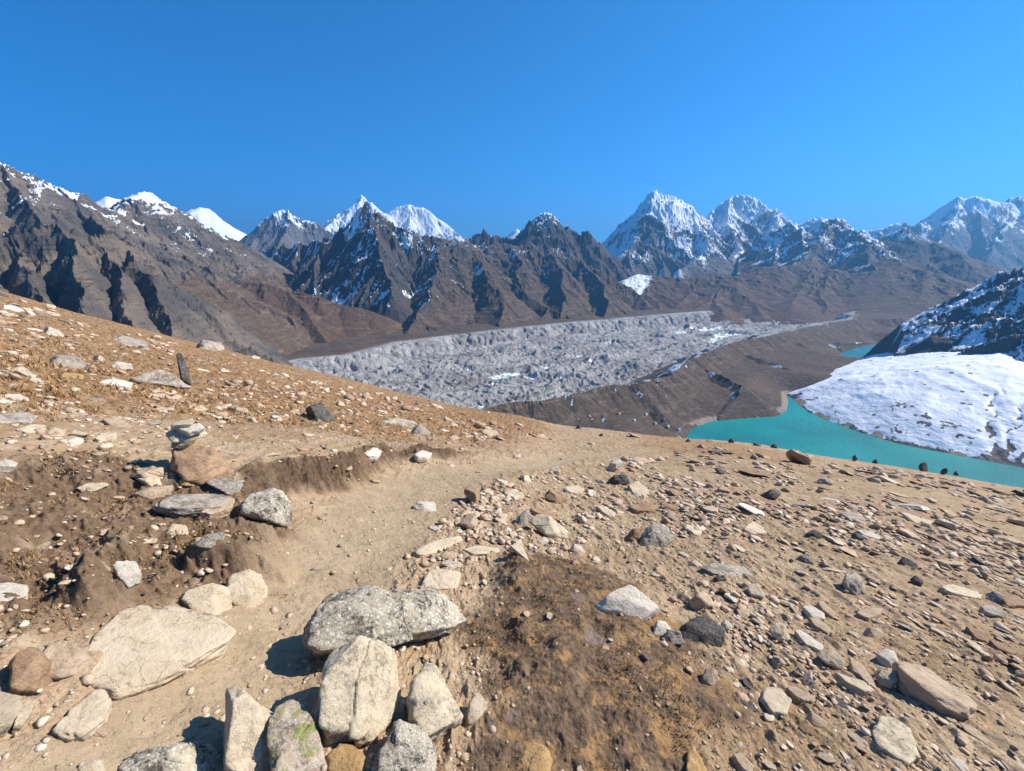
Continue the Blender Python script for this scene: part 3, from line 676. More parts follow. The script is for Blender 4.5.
        me = bpy.data.meshes.new(nm); bm.to_mesh(me); bm.free(); me.materials.append(water_material(nm + '_water', c1, c2))
        o = bpy.data.objects.new(nm, me); COL.objects.link(o); structure(o, lab, 'lake')

def lay_village():
    bpy.context.view_layer.update()
    grounds = [bpy.data.objects['moraine_ridge'], bpy.data.objects['valley_floor']]
    walls = NT('whitewashed_stone').finish((0.55, 0.52, 0.47), 0.9)
    roofs = {n: NT(n + '_roof').finish(c, 0.7) for n, c in (('red', (0.30, 0.09, 0.07)), ('blue', (0.20, 0.30, 0.38)), ('grey', (0.33, 0.33, 0.33)), ('green', (0.14, 0.24, 0.17)))}
    for px, py, wd, rf, lb in ((619, 414, 14, 'red', 'tiny lodge with a dark red roof at the uphill end of the village'), (646, 415, 12, 'grey', 'tiny pale lodge behind the middle of the village by the lake'), (634, 421, 13, 'blue', 'tiny blue-roofed lodge just below the red-roofed one'),
                               (655, 424, 13, 'green', 'tiny green-roofed lodge in the middle of the village'), (668, 427, 12, 'grey', 'tiny grey-roofed lodge one along from the green-roofed lodge'), (679, 430, 11, 'blue', 'tiny blue-roofed lodge closest to the lake'), (664, 420, 9, 'red', 'tiny red-roofed hut beyond the green-roofed lodge')):
        d = Vector(ray(px, py)); best = None
        for g in grounds:
            ok, loc, _, _ = g.ray_cast(Vector((0, 0, 0)), d)
            if ok and (best is None or loc.length < best.length): best = loc
        if best is None: continue
        bm = bmesh.new(); L, Wd, Hh, Rf = wd, wd * 0.55, 4.2, 2.2
        pts = [(-L / 2, -Wd / 2, -3), (L / 2, -Wd / 2, -3), (L / 2, Wd / 2, -3), (-L / 2, Wd / 2, -3), (-L / 2, -Wd / 2, Hh), (L / 2, -Wd / 2, Hh), (L / 2, Wd / 2, Hh), (-L / 2, Wd / 2, Hh), (-L / 2, 0, Hh + Rf), (L / 2, 0, Hh + Rf)]
        vv = [bm.verts.new(p) for p in pts]
        for f in ((0, 1, 5, 4), (2, 3, 7, 6), (1, 2, 6, 9, 5), (3, 0, 4, 8, 7)): bm.faces.new([vv[i] for i in f])
        me = bpy.data.meshes.new('lodge'); bm.to_mesh(me); bm.free(); me.materials.append(walls)
        o = bpy.data.objects.new('lodge', me); COL.objects.link(o); o.location = best; o.rotation_euler = (0, 0, 0.5 + 0.13 * (px % 7))
        e = 0.5
        rv = np.array([(-L / 2 - e, -Wd / 2 - e, Hh - 0.4), (L / 2 + e, -Wd / 2 - e, Hh - 0.4), (L / 2 + e, 0, Hh + Rf + 0.15), (-L / 2 - e, 0, Hh + Rf + 0.15), (-L / 2 - e, Wd / 2 + e, Hh - 0.4), (L / 2 + e, Wd / 2 + e, Hh - 0.4)])
        r = mesh_obj('roof', rv, np.array([(0, 1, 2, 3), (3, 2, 5, 4)]), roofs[rf], None, False); r.parent = o
        tag(o, lb, 'lodge', 'village lodges by the lake', 'thing')

def lay_haze(density=3.6e-5):
    x0, x1, y0, y1, z0, z1 = -70000, 70000, -3000, 62000, -1500, 4200
    v = np.array([(x, y, z) for x in (x0, x1) for y in (y0, y1) for z in (z0, z1)])
    f = np.array([(0, 1, 3, 2), (4, 6, 7, 5), (0, 4, 5, 1), (2, 3, 7, 6), (0, 2, 6, 4), (1, 5, 7, 3)])
    m = bpy.data.materials.new('mountain_air'); m.use_nodes = True; t = m.node_tree
    t.nodes.remove(t.nodes['Principled BSDF'])
    pv = t.nodes.new('ShaderNodeVolumePrincipled'); pv.inputs['Color'].default_value = (0.18, 0.52, 1.0, 1); pv.inputs['Density'].default_value = density; pv.inputs['Anisotropy'].default_value = 0.3
    t.links.new(pv.outputs[0], t.nodes['Material Output'].inputs['Volume'])
    o = mesh_obj('haze', v, f, m, None, False); o['kind'] = 'stuff'
    tag(o, 'thin blue haze in the mountain air between the viewer and the far summits', 'haze')
    return o
# ================================================================== NEAR HILLSIDE
SKY_PX = [(-700, 150), (-300, 215), (-120, 258), (0, 292), (50, 306), (100, 320), (150, 332), (200, 346), (262, 360), (300, 369), (350, 381), (400, 394), (450, 404), (500, 412), (560, 426), (620, 433), (690, 440), (750, 444), (800, 452), (850, 458), (900, 465), (960, 474), (1024, 486), (1100, 500), (1300, 540), (1800, 640)]
_sr = ray([p[0] for p in SKY_PX], [p[1] for p in SKY_PX])
_sa = np.arctan2(_sr[:, 0], _sr[:, 1]); _se = _sr[:, 2] / np.hypot(_sr[:, 0], _sr[:, 1])
_ta = np.concatenate([[-math.pi, -2.2], _sa, [2.0, 2.6, math.pi]])
_te = np.concatenate([[0.22, 0.20], _se, [-0.42, -0.1, 0.22]])
AZT = np.linspace(-math.pi, math.pi, 1441)
_e = np.interp(AZT, _ta, _te)
_kern = np.hanning(25); _kern /= _kern.sum()
ET = np.convolve(np.pad(_e, 12, mode='edge'), _kern, 'valid')
RBT = np.interp(AZT, [-math.pi, -0.9, -0.5, 0.0, 0.45, 0.9, math.pi], [50, 46, 36, 26, 24, 26, 40])      # where the brow begins
CURV = 0.011
_rr = np.exp(np.linspace(math.log(2), math.log(200), 400))
MT = np.array([np.max(-H_EYE / _rr - CURV * np.maximum(_rr - rb, 0) ** 2 / _rr) for rb in RBT])
ST = MT - ET

def base_ground(x, y):
    r = np.hypot(x, y); a = np.arctan2(x, y)
    s = np.interp(a, AZT, ST); rb = np.interp(a, AZT, RBT)
    over = np.maximum(r - rb, 0)
    drop = np.where(over < 26, CURV * over ** 2, CURV * 26 ** 2 + (over - 26) * 2 * CURV * 26)
    return -H_EYE - s * r - drop

def hit(px, py, fn=None, rmax=110.0):
    """ground point seen at pixels"""
    fn = fn or base_ground
    d = ray(px, py); d = d.reshape(-1, 3)
    hx = np.hypot(d[:, 0], d[:, 1])
    d = d / hx[:, None]
    lo = np.full(len(d), 0.3); hi = np.full(len(d), rmax); found = np.zeros(len(d), bool)
    prev = np.full(len(d), 0.3)
    for r in np.exp(np.linspace(math.log(0.3), math.log(rmax), 160)):
        below = (d[:, 2] * r < fn(d[:, 0] * r, d[:, 1] * r)) & ~found
        hi = np.where(below, r, hi); lo = np.where(below, prev, lo); found |= below
        prev = np.where(found, prev, r)
    for _ in range(28):
        m = (lo + hi) / 2
        b = d[:, 2] * m < fn(d[:, 0] * m, d[:, 1] * m)
        hi = np.where(b, m, hi); lo = np.where(b, lo, m)
    return d * ((lo + hi) / 2)[:, None], found

def hit_one(px, py):
    """ground point (with its banks and mounds) under one pixel; slides down the picture when the ray clears the brow"""
    for _ in range(40):
        g, ok = hit(px, py)
        if ok[0]: break
        py += 1.0
    g = g[0]; d = ray(px, py); d = d / math.hypot(d[0], d[1]); r0 = math.hypot(g[0], g[1])
    rs_ = r0 * np.linspace(0.80, 1.25, 91)
    below = d[2] * rs_ < ground_z(d[0] * rs_, d[1] * rs_)
    i = int(np.argmax(below)) if below.any() else 40
    return d * rs_[i], py

def gpts(pts): return hit([p[0] for p in pts], [p[1] for p in pts])[0]

PATH_PX = [(60, 850, 150), (110, 771, 120), (170, 735, 100), (225, 690, 78), (270, 645, 66), (305, 600, 62), (335, 560, 60), (372, 522, 55), (405, 495, 50), (445, 476, 34), (500, 465, 20), (560, 458, 14), (620, 452, 9), (680, 447, 6)]
PATH = gpts(PATH_PX)
PATHW = np.array([w_ * depth_of(p) / FPX for (_, _, w_), p in zip(PATH_PX, PATH)])
LEDGE = gpts([(228, 528), (250, 505), (268, 494), (300, 488), (335, 484), (362, 471), (385, 458), (410, 458), (440, 459), (462, 455), (500, 452)])
TURF = [tuple(p[:2]) for p in gpts([(500, 556), (540, 552), (600, 566), (650, 590), (700, 640), (730, 690), (745, 740), (740, 800), (440, 820), (462, 740), (470, 690), (474, 640), (486, 590)])]
TANGRASS = [tuple(p[:2] * 2.2) for p in gpts([(-700, 190), (-260, 270), (0, 298), (150, 340), (300, 376), (420, 404), (540, 428)])] + [tuple(p[:2]) for p in gpts([(545, 436), (520, 442), (430, 445), (340, 440), (240, 430), (120, 420), (-260, 430), (-700, 470)])]
EARTH = [tuple(p[:2]) for p in gpts([(-200, 500), (0, 470), (120, 470), (200, 500), (296, 530), (300, 580), (270, 592), (190, 590), (150, 612), (110, 632), (40, 636), (-200, 650)])]
ORANGE = [tuple(p[:2]) for p in gpts([(640, 434), (700, 442), (800, 456), (790, 466), (700, 456), (640, 448)])]
MOUNDS = [([tuple(q[:2]) for q in gpts(pl)], h_, e_) for pl, h_, e_ in (
    ([(192, 574), (236, 580), (284, 574), (293, 562), (286, 546), (240, 540), (205, 548)], 0.19, 0.10),
    ([(58, 612), (90, 618), (122, 610), (128, 594), (108, 580), (72, 582)], 0.20, 0.16),
    ([(96, 564), (130, 566), (153, 556), (148, 542), (112, 540)], 0.17, 0.14),
    ([(-40, 560), (10, 562), (36, 554), (30, 540), (-40, 538)], 0.13, 0.14),
    ([(160, 566), (190, 570), (196, 556), (170, 552)], 0.09, 0.10), ([(110, 600), (150, 602), (156, 592), (120, 588)], 0.08, 0.08),
    ([(500, 590), (520, 600), (545, 585), (520, 560), (502, 562)], 0.10, 0.20), ([(520, 690), (560, 700), (590, 670), (550, 650)], 0.06, 0.2), ([(610, 740), (650, 750), (680, 720), (640, 700)], 0.05, 0.2), ([(508, 650), (530, 660), (540, 640), (515, 632)], 0.06, 0.08),
    ([(512, 690), (528, 694), (532, 676), (516, 672)], 0.05, 0.04), ([(620, 702), (640, 708), (644, 690), (626, 688)], 0.04, 0.05))]
_g = hit([860, 890], [560, 574])[0]; STRIKE = math.atan2(*( (_g[1] - _g[0])[:2][::-1]))         # the way the slabs on the slope point

def ground_z(x, y, detail=False):
    x = np.asarray(x, F32); y = np.asarray(y, F32)
    z = np.atleast_1d(base_ground(x, y)); x = np.atleast_1d(x); y = np.atleast_1d(y)
    r = np.hypot(x, y)
    near = 1 - sstep(60, 110, r)
    d, side, arc = seg_dist(x, y, PATH[:, :2])
    wloc = np.interp(arc, np.arange(len(PATHW)), PATHW)
    dep = 1 - sstep(0.25, 1.7, d / wloc); path = 1 - sstep(0.6, 1.25, d / wloc + 0.35 * fbm(x / 0.5, y / 0.5, 3, 401))
    z = z - 0.10 * dep * (1 - sstep(8, 16, r))
    # earth bank on the far side of the path
    dl, sl, al = seg_dist(x, y, LEDGE[:, :2])
    dd = dl * sl + 0.10 * fbm(x / 0.35, y / 0.35, 3, 402)
    win = sstep(0.2, 1.2, al) * (1 - sstep(8.2, 9.6, al))
    hgt = np.interp(al, [0, 1, 4, 6, 6.6, 7.4, 10], [0.16, 0.30, 0.36, 0.28, 0.08, 0.22, 0.04])
    z = z + hgt * win * sstep(-0.24, 0.06, dd + 0.07 * fbm(x / 0.10, y / 0.10, 3, 410)) * np.exp(-np.maximum(dd, 0) / 2.2)
    st = poly_sdf(x, y, TURF)
    turf = sstep(-0.28, 0.34, st + 0.8 * fbm(x / 0.7, y / 0.7, 6, 403, 0.6))
    z = z + 0.15 * sstep(-0.15, 0.6, st)
    tan = sstep(-1.0, 1.0, poly_sdf(x, y, TANGRASS) + 1.2 * fbm(x / 2.5, y / 2.5, 3, 404)) * (1 - path)
    earth = sstep(-0.12, 0.2, poly_sdf(x, y, EARTH) + 0.35 * fbm(x / 0.5, y / 0.5, 4, 405)) * (1 - path)
    orange = sstep(-1.0, 1.0, poly_sdf(x, y, ORANGE) + 1.2 * fbm(x / 2, y / 2, 3, 406))
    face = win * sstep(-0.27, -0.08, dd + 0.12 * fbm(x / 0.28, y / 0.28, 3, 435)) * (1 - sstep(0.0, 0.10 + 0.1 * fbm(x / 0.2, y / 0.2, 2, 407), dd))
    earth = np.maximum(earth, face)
    soil = face * sstep(-0.35, 0.1, fbm(x / 0.4, y / 0.4, 4, 436))  # soil darkened on the ledge face: its overhang shade is put into the colour
    path = path * (1 - face)
    for P_, h_, e_ in MOUNDS:
        xs_, ys_ = [q[0] for q in P_], [q[1] for q in P_]
        m_ = (x > min(xs_) - 0.4) & (x < max(xs_) + 0.4) & (y > min(ys_) - 0.4) & (y < max(ys_) + 0.4)
        if not m_.any(): continue
        xm, ym = x[m_], y[m_]
        sm_ = poly_sdf(xm, ym, P_) + 0.06 * fbm(xm / 0.12, ym / 0.12, 3, 408)
        z[m_] += h_ * sstep(-e_ * 0.5, e_, sm_) * (1 + 0.35 * fbm(xm / 0.25, ym / 0.25, 3, 409))
    # broad undulation and tussocks
    z = z + near * (0.10 * fbm(x / 3.2, y / 3.2, 3, 411) * sstep(2.0, 8, r) + 0.35 * fbm(x / 13, y / 13, 2, 412) * sstep(9, 22, r) * (1 - sstep(22, 40, r) * 0.6))
    z = z + earth * 0.07 * ridged(x / 0.7, y / 0.7, 3, 413)
    if not detail: return z
    ca, sa = math.cos(STRIKE), math.sin(STRIKE)
    u, v = x * ca + y * sa, -x * sa + y * ca
    slope = (1 - path) * (1 - tan) * (1 - turf) * (1 - earth)
    z = z + slope * near * (0.055 * (ridged(u / 0.9, v / 0.28, 5, 421, 0.6) - 0.4) + 0.022 * fbm(u / 0.12, v / 0.06, 4, 422, 0.6))
    z = z + tan * near * (0.13 * (ridged(x / 0.48, y / 0.48, 5, 423, 0.6) - 0.35) + 0.03 * fbm(x / 0.09, y / 0.09, 3, 424))
    z = z + turf * (0.04 * fbm(x / 0.22, y / 0.22, 4, 425) + 0.03 * (ridged(x / 0.30, y / 0.22, 3, 426) - 0.4) + 0.006 * fbm(x / 0.02, y / 0.02, 2, 427))
    z = z + earth * (0.07 * fbm(x / 0.22, y / 0.22, 4, 428, 0.6) + 0.045 * (ridged(x / 0.11, y / 0.11, 4, 434, 0.6) - 0.4) + 0.016 * fbm(x / 0.04, y / 0.04, 2, 429))
    z = z + path * (0.028 * fbm(x / 0.22, y / 0.22, 4, 430) + 0.008 * fbm(x / 0.04, y / 0.04, 3, 431))
    z = z + near * 0.005 * fbm(x / 0.05, y / 0.05, 2, 432) * (1 - sstep(6, 12, r))
    return z, path, turf, tan, earth, orange, soil

def ground_material():
    k = NT('stony_hillside_soil')
    co = k.co.outputs['Object']
    nl = k.noise(0.6, 5, 0.6); nm = k.noise(3.5, 6, 0.65); ns = k.noise(18, 6, 0.7); nf = k.noise(90, 4, 0.6)
    str_ = k.noise(3.0, 5, 0.65, k.mapping((0.35, 1.4, 1.0), (0, 0, -STRIKE)))
    # dusty gravelly slope
    dust = k.mix(k.ramp(nm, 0.35, 0.65), (0.47, 0.328, 0.196), (0.37, 0.248, 0.144))
    dust = k.mix(k.ramp(str_, 0.5, 0.7), dust, (0.52, 0.40, 0.25))
    dust = k.mix(k.ramp(nl, 0.52, 0.68), dust, (0.33, 0.215, 0.115))
    dust = k.mix(k.math('MULTIPLY', k.ramp(ns, 0.56, 0.70), 0.35), dust, (0.25, 0.165, 0.10))
    grit = k.voronoi(120, None, 'F1', 'Color'); gsep = k.n.new('ShaderNodeSeparateColor'); k.link(grit, gsep.inputs[0])
    dust = k.mix(k.math('MULTIPLY', k.math('GREATER_THAN', gsep.outputs[0], 0.82), 0.35), dust, (0.50, 0.41, 0.31))
    dust = k.mix(k.math('MULTIPLY', k.math('LESS_THAN', gsep.outputs[1], 0.14), 0.4), dust, (0.15, 0.10, 0.07))
    # trodden sand of the path
    sand = k.mix(k.ramp(nm, 0.3, 0.7), (0.45, 0.335, 0.21), (0.37, 0.27, 0.165))
    sand = k.mix(k.math('MULTIPLY', k.ramp(ns, 0.55, 0.7), 0.5), sand, (0.27, 0.185, 0.125))
    sand = k.mix(k.math('MULTIPLY', k.math('LESS_THAN', gsep.outputs[1], 0.05), 0.35), sand, (0.14, 0.095, 0.07))
    c = k.mix(k.attr('path'), dust, sand)
    # dry tan grass of the upper slope
    gr = k.mix(k.ramp(nm, 0.38, 0.62), (0.37, 0.205, 0.09), (0.22, 0.122, 0.055))
    gr = k.mix(k.ramp(ns, 0.45, 0.68), gr, (0.44, 0.31, 0.19))
    gr = k.mix(k.ramp(k.noise(1.1, 5, 0.7), 0.55, 0.66), gr, (0.36, 0.27, 0.19))
    gr = k.mix(k.math('MULTIPLY', k.ramp(k.noise(8.0, 4, 0.7), 0.53, 0.66), 0.8), gr, (0.10, 0.062, 0.036))
    c = k.mix(k.attr('tan'), c, gr)
    c = k.mix(k.math('MULTIPLY', k.attr('orange'), 0.45), c, k.mix(k.ramp(ns, 0.4, 0.65), (0.36, 0.18, 0.08), (0.24, 0.125, 0.06)))
    # brown earth and turf on the left
    ea = k.mix(k.ramp(ns, 0.35, 0.65), (0.24, 0.155, 0.092), (0.135, 0.086, 0.054))
    ea = k.mix(k.ramp(nm, 0.55, 0.72), ea, (0.36, 0.255, 0.17))
    c = k.mix(k.attr('earth'), c, ea)
    c = k.mix(k.attr('soil'), c, k.mix(k.ramp(ns, 0.35, 0.65), (0.17, 0.108, 0.066), (0.085, 0.054, 0.035)))  # ledge-face soil painted darker to carry the shade of the bank
    # dark cushion turf in the middle
    tf = k.mix(k.ramp(ns, 0.36, 0.62), (0.235, 0.152, 0.092), (0.125, 0.082, 0.052))
    tf = k.mix(k.ramp(k.noise(5.0, 6, 0.75, None, 0.5), 0.50, 0.61), tf, (0.34, 0.20, 0.09))
    tf = k.mix(k.math('MULTIPLY', k.ramp(k.noise(3.2, 5, 0.7, k.mapping((1, 1, 1), (0, 0, 1), None)), 0.60, 0.68), 0.7), tf, (0.24, 0.185, 0.16))
    tf = k.mix(k.math('MULTIPLY', k.ramp(nf, 0.62, 0.72), 0.7), tf, (0.33, 0.25, 0.16))
    c = k.mix(k.ramp(k.math('ADD', k.attr('turf'), k.math('MULTIPLY', k.math('SUBTRACT', nm, 0.5), 1.5)), 0.15, 0.95), c, tf)
    h = k.math('ADD', k.math('MULTIPLY', ns, 0.022), k.math('MULTIPLY', nf, 0.007))
    h = k.math('ADD', h, k.math('MULTIPLY', gsep.outputs[0], 0.006))
    return k.finish(c, 0.95, k.bump(h, 0.9, 1.0), 0.1)

def lay_hillside():
    az = np.concatenate([np.linspace(R(-120), R(-52), 160)[:-1], np.linspace(R(-52), R(52), 1050), np.linspace(R(52), R(120), 160)[1:]])
    rr = np.concatenate([np.linspace(0.25, 0.8, 14)[:-1], np.exp(np.linspace(math.log(0.8), math.log(8), 620))[:-1], np.exp(np.linspace(math.log(8), math.log(75), 330))[:-1], np.exp(np.linspace(math.log(75), math.log(1150), 60))])
    A, RR = np.meshgrid(az, rr, indexing='ij')
    X = (np.sin(A) * RR).astype(F32); Y = (np.cos(A) * RR).astype(F32)
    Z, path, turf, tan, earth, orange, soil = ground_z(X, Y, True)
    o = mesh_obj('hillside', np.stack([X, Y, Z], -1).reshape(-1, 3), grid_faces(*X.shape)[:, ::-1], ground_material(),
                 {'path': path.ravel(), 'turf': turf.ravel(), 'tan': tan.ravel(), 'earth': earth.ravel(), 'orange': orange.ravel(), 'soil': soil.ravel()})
    structure(o, 'dusty stony hillside with a trodden path falling away to the right', 'hillside')
# ================================================================== STONES
def stone_material(name, a, b, dark, lichen=0.0, lichen_col=(0.62, 0.60, 0.54), moss=0.0, crack=0.5, fine=1.0):
    k = NT(name)
    info = k.n.new('ShaderNodeObjectInfo')
    off = k.n.new('ShaderNodeVectorMath'); off.operation = 'MULTIPLY_ADD'
    k.link(info.outputs['Random'], off.inputs[0]); off.inputs[1].default_value = (37, 53, 29); k.link(k.co.outputs['Object'], off.inputs[2])
    v = off.outputs[0]
    n1 = k.noise(1.6, 5, 0.6, v, 0.3); n2 = k.noise(7 * fine, 6, 0.7, v); n3 = k.noise(30 * fine, 4, 0.65, v)
    bands = k.noise(2.2, 5, 0.65, k.mapping((0.9, 0.9, 3.2), (0.5, 0.35, 0), v), 1.2)
    c = k.mix(k.ramp(n1, 0.36, 0.64), a, b)
    c = k.mix(k.math('MULTIPLY', k.ramp(bands, 0.5, 0.68), crack), c, dark)
    c = k.mix(k.math('MULTIPLY', k.ramp(n2, 0.56, 0.72), 0.45), c, dark)
    c = k.mix(k.math('MULTIPLY', k.ramp(n3, 0.60, 0.74), 0.30), c, tuple(x * 0.8 for x in dark))
    if lichen:
        sp = k.voronoi(9 * fine, v); l = k.math('ADD', k.math('MULTIPLY', sp, 0.9), k.math('MULTIPLY', k.math('SUBTRACT', n2, 0.5), 1.6))
        c = k.mix(k.math('MULTIPLY', k.ramp(l, 0.34, 0.22), lichen), c, lichen_col)
        dk = k.math('ADD', n1, k.math('MULTIPLY', k.math('SUBTRACT', k.noise(6 * fine, 6, 0.8, v), 0.5), 1.5))
        c = k.mix(k.math('MULTIPLY', k.ramp(dk, 0.54, 0.66), lichen), c, (0.07, 0.064, 0.053))
    if moss:
        g = k.noise(2.6, 5, 0.7, v); c = k.mix(k.math('MULTIPLY', k.ramp(g, 0.50, 0.62), moss), c, (0.26, 0.27, 0.06))
    hv = k.n.new('ShaderNodeHueSaturation'); k.link(c, hv.inputs['Color'])
    k.link(k.math('ADD', 0.88, k.math('MULTIPLY', info.outputs['Random'], 0.24)), hv.inputs['Value'])
    ck = k.n.new('ShaderNodeTexVoronoi'); ck.feature = 'DISTANCE_TO_EDGE'; ck.inputs['Scale'].default_value = 2.3 * fine
    wv = k.n.new('ShaderNodeVectorMath'); wv.operation = 'MULTIPLY_ADD'; nz = k.n.new('ShaderNodeTexNoise'); nz.inputs['Scale'].default_value = 3.0; nz.inputs['Detail'].default_value = 5; k.link(v, nz.inputs['Vector'])
    k.link(nz.outputs['Color'], wv.inputs[0]); wv.inputs[1].default_value = (0.9, 0.9, 0.9); k.link(v, wv.inputs[2]); k.link(wv.outputs[0], ck.inputs['Vector'])
    crk = k.math('MULTIPLY', k.ramp(ck.outputs['Distance'], 0.016, 0.0), k.ramp(n1, 0.46, 0.60))
    hv_c = k.mix(k.math('MULTIPLY', crk, 0.25), hv.outputs[0], tuple(x * 0.5 for x in dark))
    h = k.math('SUBTRACT', k.math('ADD', k.math('MULTIPLY', n2, 0.06), k.math('MULTIPLY', n3, 0.018)), k.math('MULTIPLY', crk, 0.04)); h = k.math('ADD', h, k.math('MULTIPLY', bands, 0.04))
    return k.finish(hv_c, 0.88, k.bump(h, 0.7, 0.40), 0.2)

MAT = {}
def stone_materials():
    MAT['tan'] = stone_material('tan_schist', (0.55, 0.41, 0.28), (0.47, 0.335, 0.215), (0.30, 0.20, 0.125))
    MAT['pale'] = stone_material('pale_schist', (0.64, 0.515, 0.36), (0.55, 0.43, 0.285), (0.38, 0.28, 0.18), crack=0.4)
    MAT['white'] = stone_material('white_quartz_rock', (0.68, 0.59, 0.47), (0.60, 0.51, 0.39), (0.42, 0.35, 0.27), crack=0.35)
    MAT['grey'] = stone_material('grey_lichened_stone', (0.44, 0.36, 0.275), (0.34, 0.275, 0.21), (0.19, 0.15, 0.115), lichen=0.45)
    MAT['dark'] = stone_material('dark_slate', (0.125, 0.105, 0.088), (0.085, 0.072, 0.062), (0.045, 0.04, 0.035), lichen=0.18)
    MAT['brown'] = stone_material('rusty_brown_stone', (0.42, 0.27, 0.16), (0.32, 0.195, 0.11), (0.17, 0.105, 0.065))
    MAT['ochre'] = stone_material('ochre_stone', (0.56, 0.35, 0.15), (0.48, 0.29, 0.12), (0.30, 0.17, 0.08), crack=0.2)
    MAT['lichen'] = stone_material('lichen_covered_rock', (0.56, 0.47, 0.34), (0.42, 0.345, 0.25), (0.19, 0.15, 0.11), lichen=0.9, lichen_col=(0.74, 0.69, 0.57), fine=1.6)
    MAT['moss'] = stone_material('mossy_lichened_rock', (0.56, 0.43, 0.32), (0.45, 0.345, 0.25), (0.24, 0.18, 0.13), lichen=0.55, moss=0.85, fine=1.6)
    MAT['mixed'] = stone_material('pale_granite', (0.67, 0.545, 0.385), (0.57, 0.45, 0.305), (0.34, 0.26, 0.17), lichen=0.5, lichen_col=(0.50, 0.47, 0.24), crack=0.45, fine=1.5)

def ico(level):
    bm = bmesh.new(); bmesh.ops.create_icosphere(bm, subdivisions=level, radius=1.0)
    v = np.array([x.co[:] for x in bm.verts]); f = np.array([[q.index for q in p.verts] for p in bm.faces]); bm.free()
    return v, f
ICO = {}
def get_ico(l):
    if l not in ICO: ICO[l] = ico(l)
    return ICO[l]

def poly_body(planes, level, sharp, seed, rough, strata=0.0, chips=10, up_only=False, fract=0):
    """broken polyhedron {n.p <= d} sampled over the sphere, its corners chipped off, its faces rough and stepped"""
    v, f = get_ico(level)
    rs = random.Random(seed * 31 + 7)
    planes = list(planes)
    def radius(pls):
        N = np.array([p[:3] for p in pls]); D = np.array([p[3] for p in pls])
        q = np.maximum(v @ N.T, 0) / D
        m = q.max(1) + 1e-9
        return 1.0 / (m * np.sum((q / m[:, None]) ** sharp, 1) ** (1.0 / sharp))
    base = v * radius(planes)[:, None]
    for _ in range(chips):
        n = np.array([rs.gauss(0, 1), rs.gauss(0, 1), abs(rs.gauss(0, 1)) if up_only else rs.gauss(0, 1)]); n /= np.linalg.norm(n)
        planes.append((*n, float((base @ n).max()) * rs.uniform(0.78, 0.94)))
    p = v * radius(planes)[:, None]
    n = fbm3(p * 1.3 + seed * 3.7, 2, seed % 97, 0.5)
    rd = 1 - 2.2 * np.abs(noise3(p * 4.5 + seed * 1.3, (seed + 40) % 97))
    fine = fbm3(p * 7.0 + seed, 4, (seed + 20) % 97, 0.6)
    st = noise3(p * 2.6 + seed * 0.7, (seed + 11) % 97) * 3.0
    step = np.floor(st) + sstep(0.85, 1.0, st - np.floor(st))          # flakes broken off in steps
    p = p * (1 + rough * (0.45 * n + 0.16 * rd + 0.34 * step + 0.34 * fine))[:, None]
    for _ in range(fract):                                              # joints: one side of a plane broken back from the other
        nn = np.array([rs.gauss(0, 1) for _ in range(3)]); nn /= np.linalg.norm(nn)
        d = p @ nn - rs.uniform(-0.45, 0.45) + 0.05 * noise3(p * 2.0 + seed + _ * 5, (seed + 61) % 97) + 0.015 * noise3(p * 9.0 + seed, (seed + 62) % 97)
        p = p * (1 - rs.uniform(0.03, 0.085) * sstep(-0.012, 0.012, d) - 0.05 * np.exp(-(d / 0.018) ** 2))[:, None]
    if strata:
        p[:, :2] *= (1 + strata * np.sin(p[:, 2] * 9 + 2.5 * noise3(p * 1.5 + seed, 3)))[:, None]
    return p, f

def random_planes(rs, kind):
    pl = []
    if kind == 'slab':
        for s in (1, -1):
            t = rs.uniform(0, 0.14); a = rs.uniform(0, 6.28)
            n = np.array([t * math.cos(a), t * math.sin(a), s]); n /= np.linalg.norm(n); pl.append((*n, 1.0))
        a = rs.uniform(0, 6.28); m = rs.choice([4, 4, 5, 5])
        for i in range(m):
            a += 6.283 / m * rs.uniform(0.75, 1.25); t = rs.uniform(-0.45, 0.45)
            n = np.array([math.cos(a), math.sin(a), t]); n /= np.linalg.norm(n); pl.append((*n, rs.uniform(0.72, 1.0)))
    else:
        got = []
        cnt = rs.choice([6, 7, 8])
        while len(got) < cnt:
            n = np.array([rs.gauss(0, 1) for _ in range(3)]); n /= np.linalg.norm(n)
            if all(n @ g < 0.60 for g in got): got.append(n)
        for n in got: pl.append((*n, rs.uniform(0.62, 0.85)))
    return pl

def hull(pts):
    pts = sorted(set(map(tuple, pts)))
    def half(ps):
        o = []
        for p in ps:
            while len(o) >= 2 and (o[-1][0] - o[-2][0]) * (p[1] - o[-2][1]) - (o[-1][1] - o[-2][1]) * (p[0] - o[-2][0]) <= 0: o.pop()
            o.append(p)
        return o[:-1]
    return half(pts) + half(pts[::-1])

CAM_F = np.array([0, CP, -SP]); CAM_U = np.array([0, SP, CP]); CAM_R = np.array([1.0, 0, 0])

def gnormal(x, y, e=0.25):
    n = np.array([float(base_ground(x - e, y) - base_ground(x + e, y)), float(base_ground(x, y - e) - base_ground(x, y + e)), 2 * e])
    return n / np.linalg.norm(n)

HERO_INFO = []          # (short phrase, pixel) used to say where the loose stones lie
HERO_CIRC = []          # pixel footprints kept free of loose stones

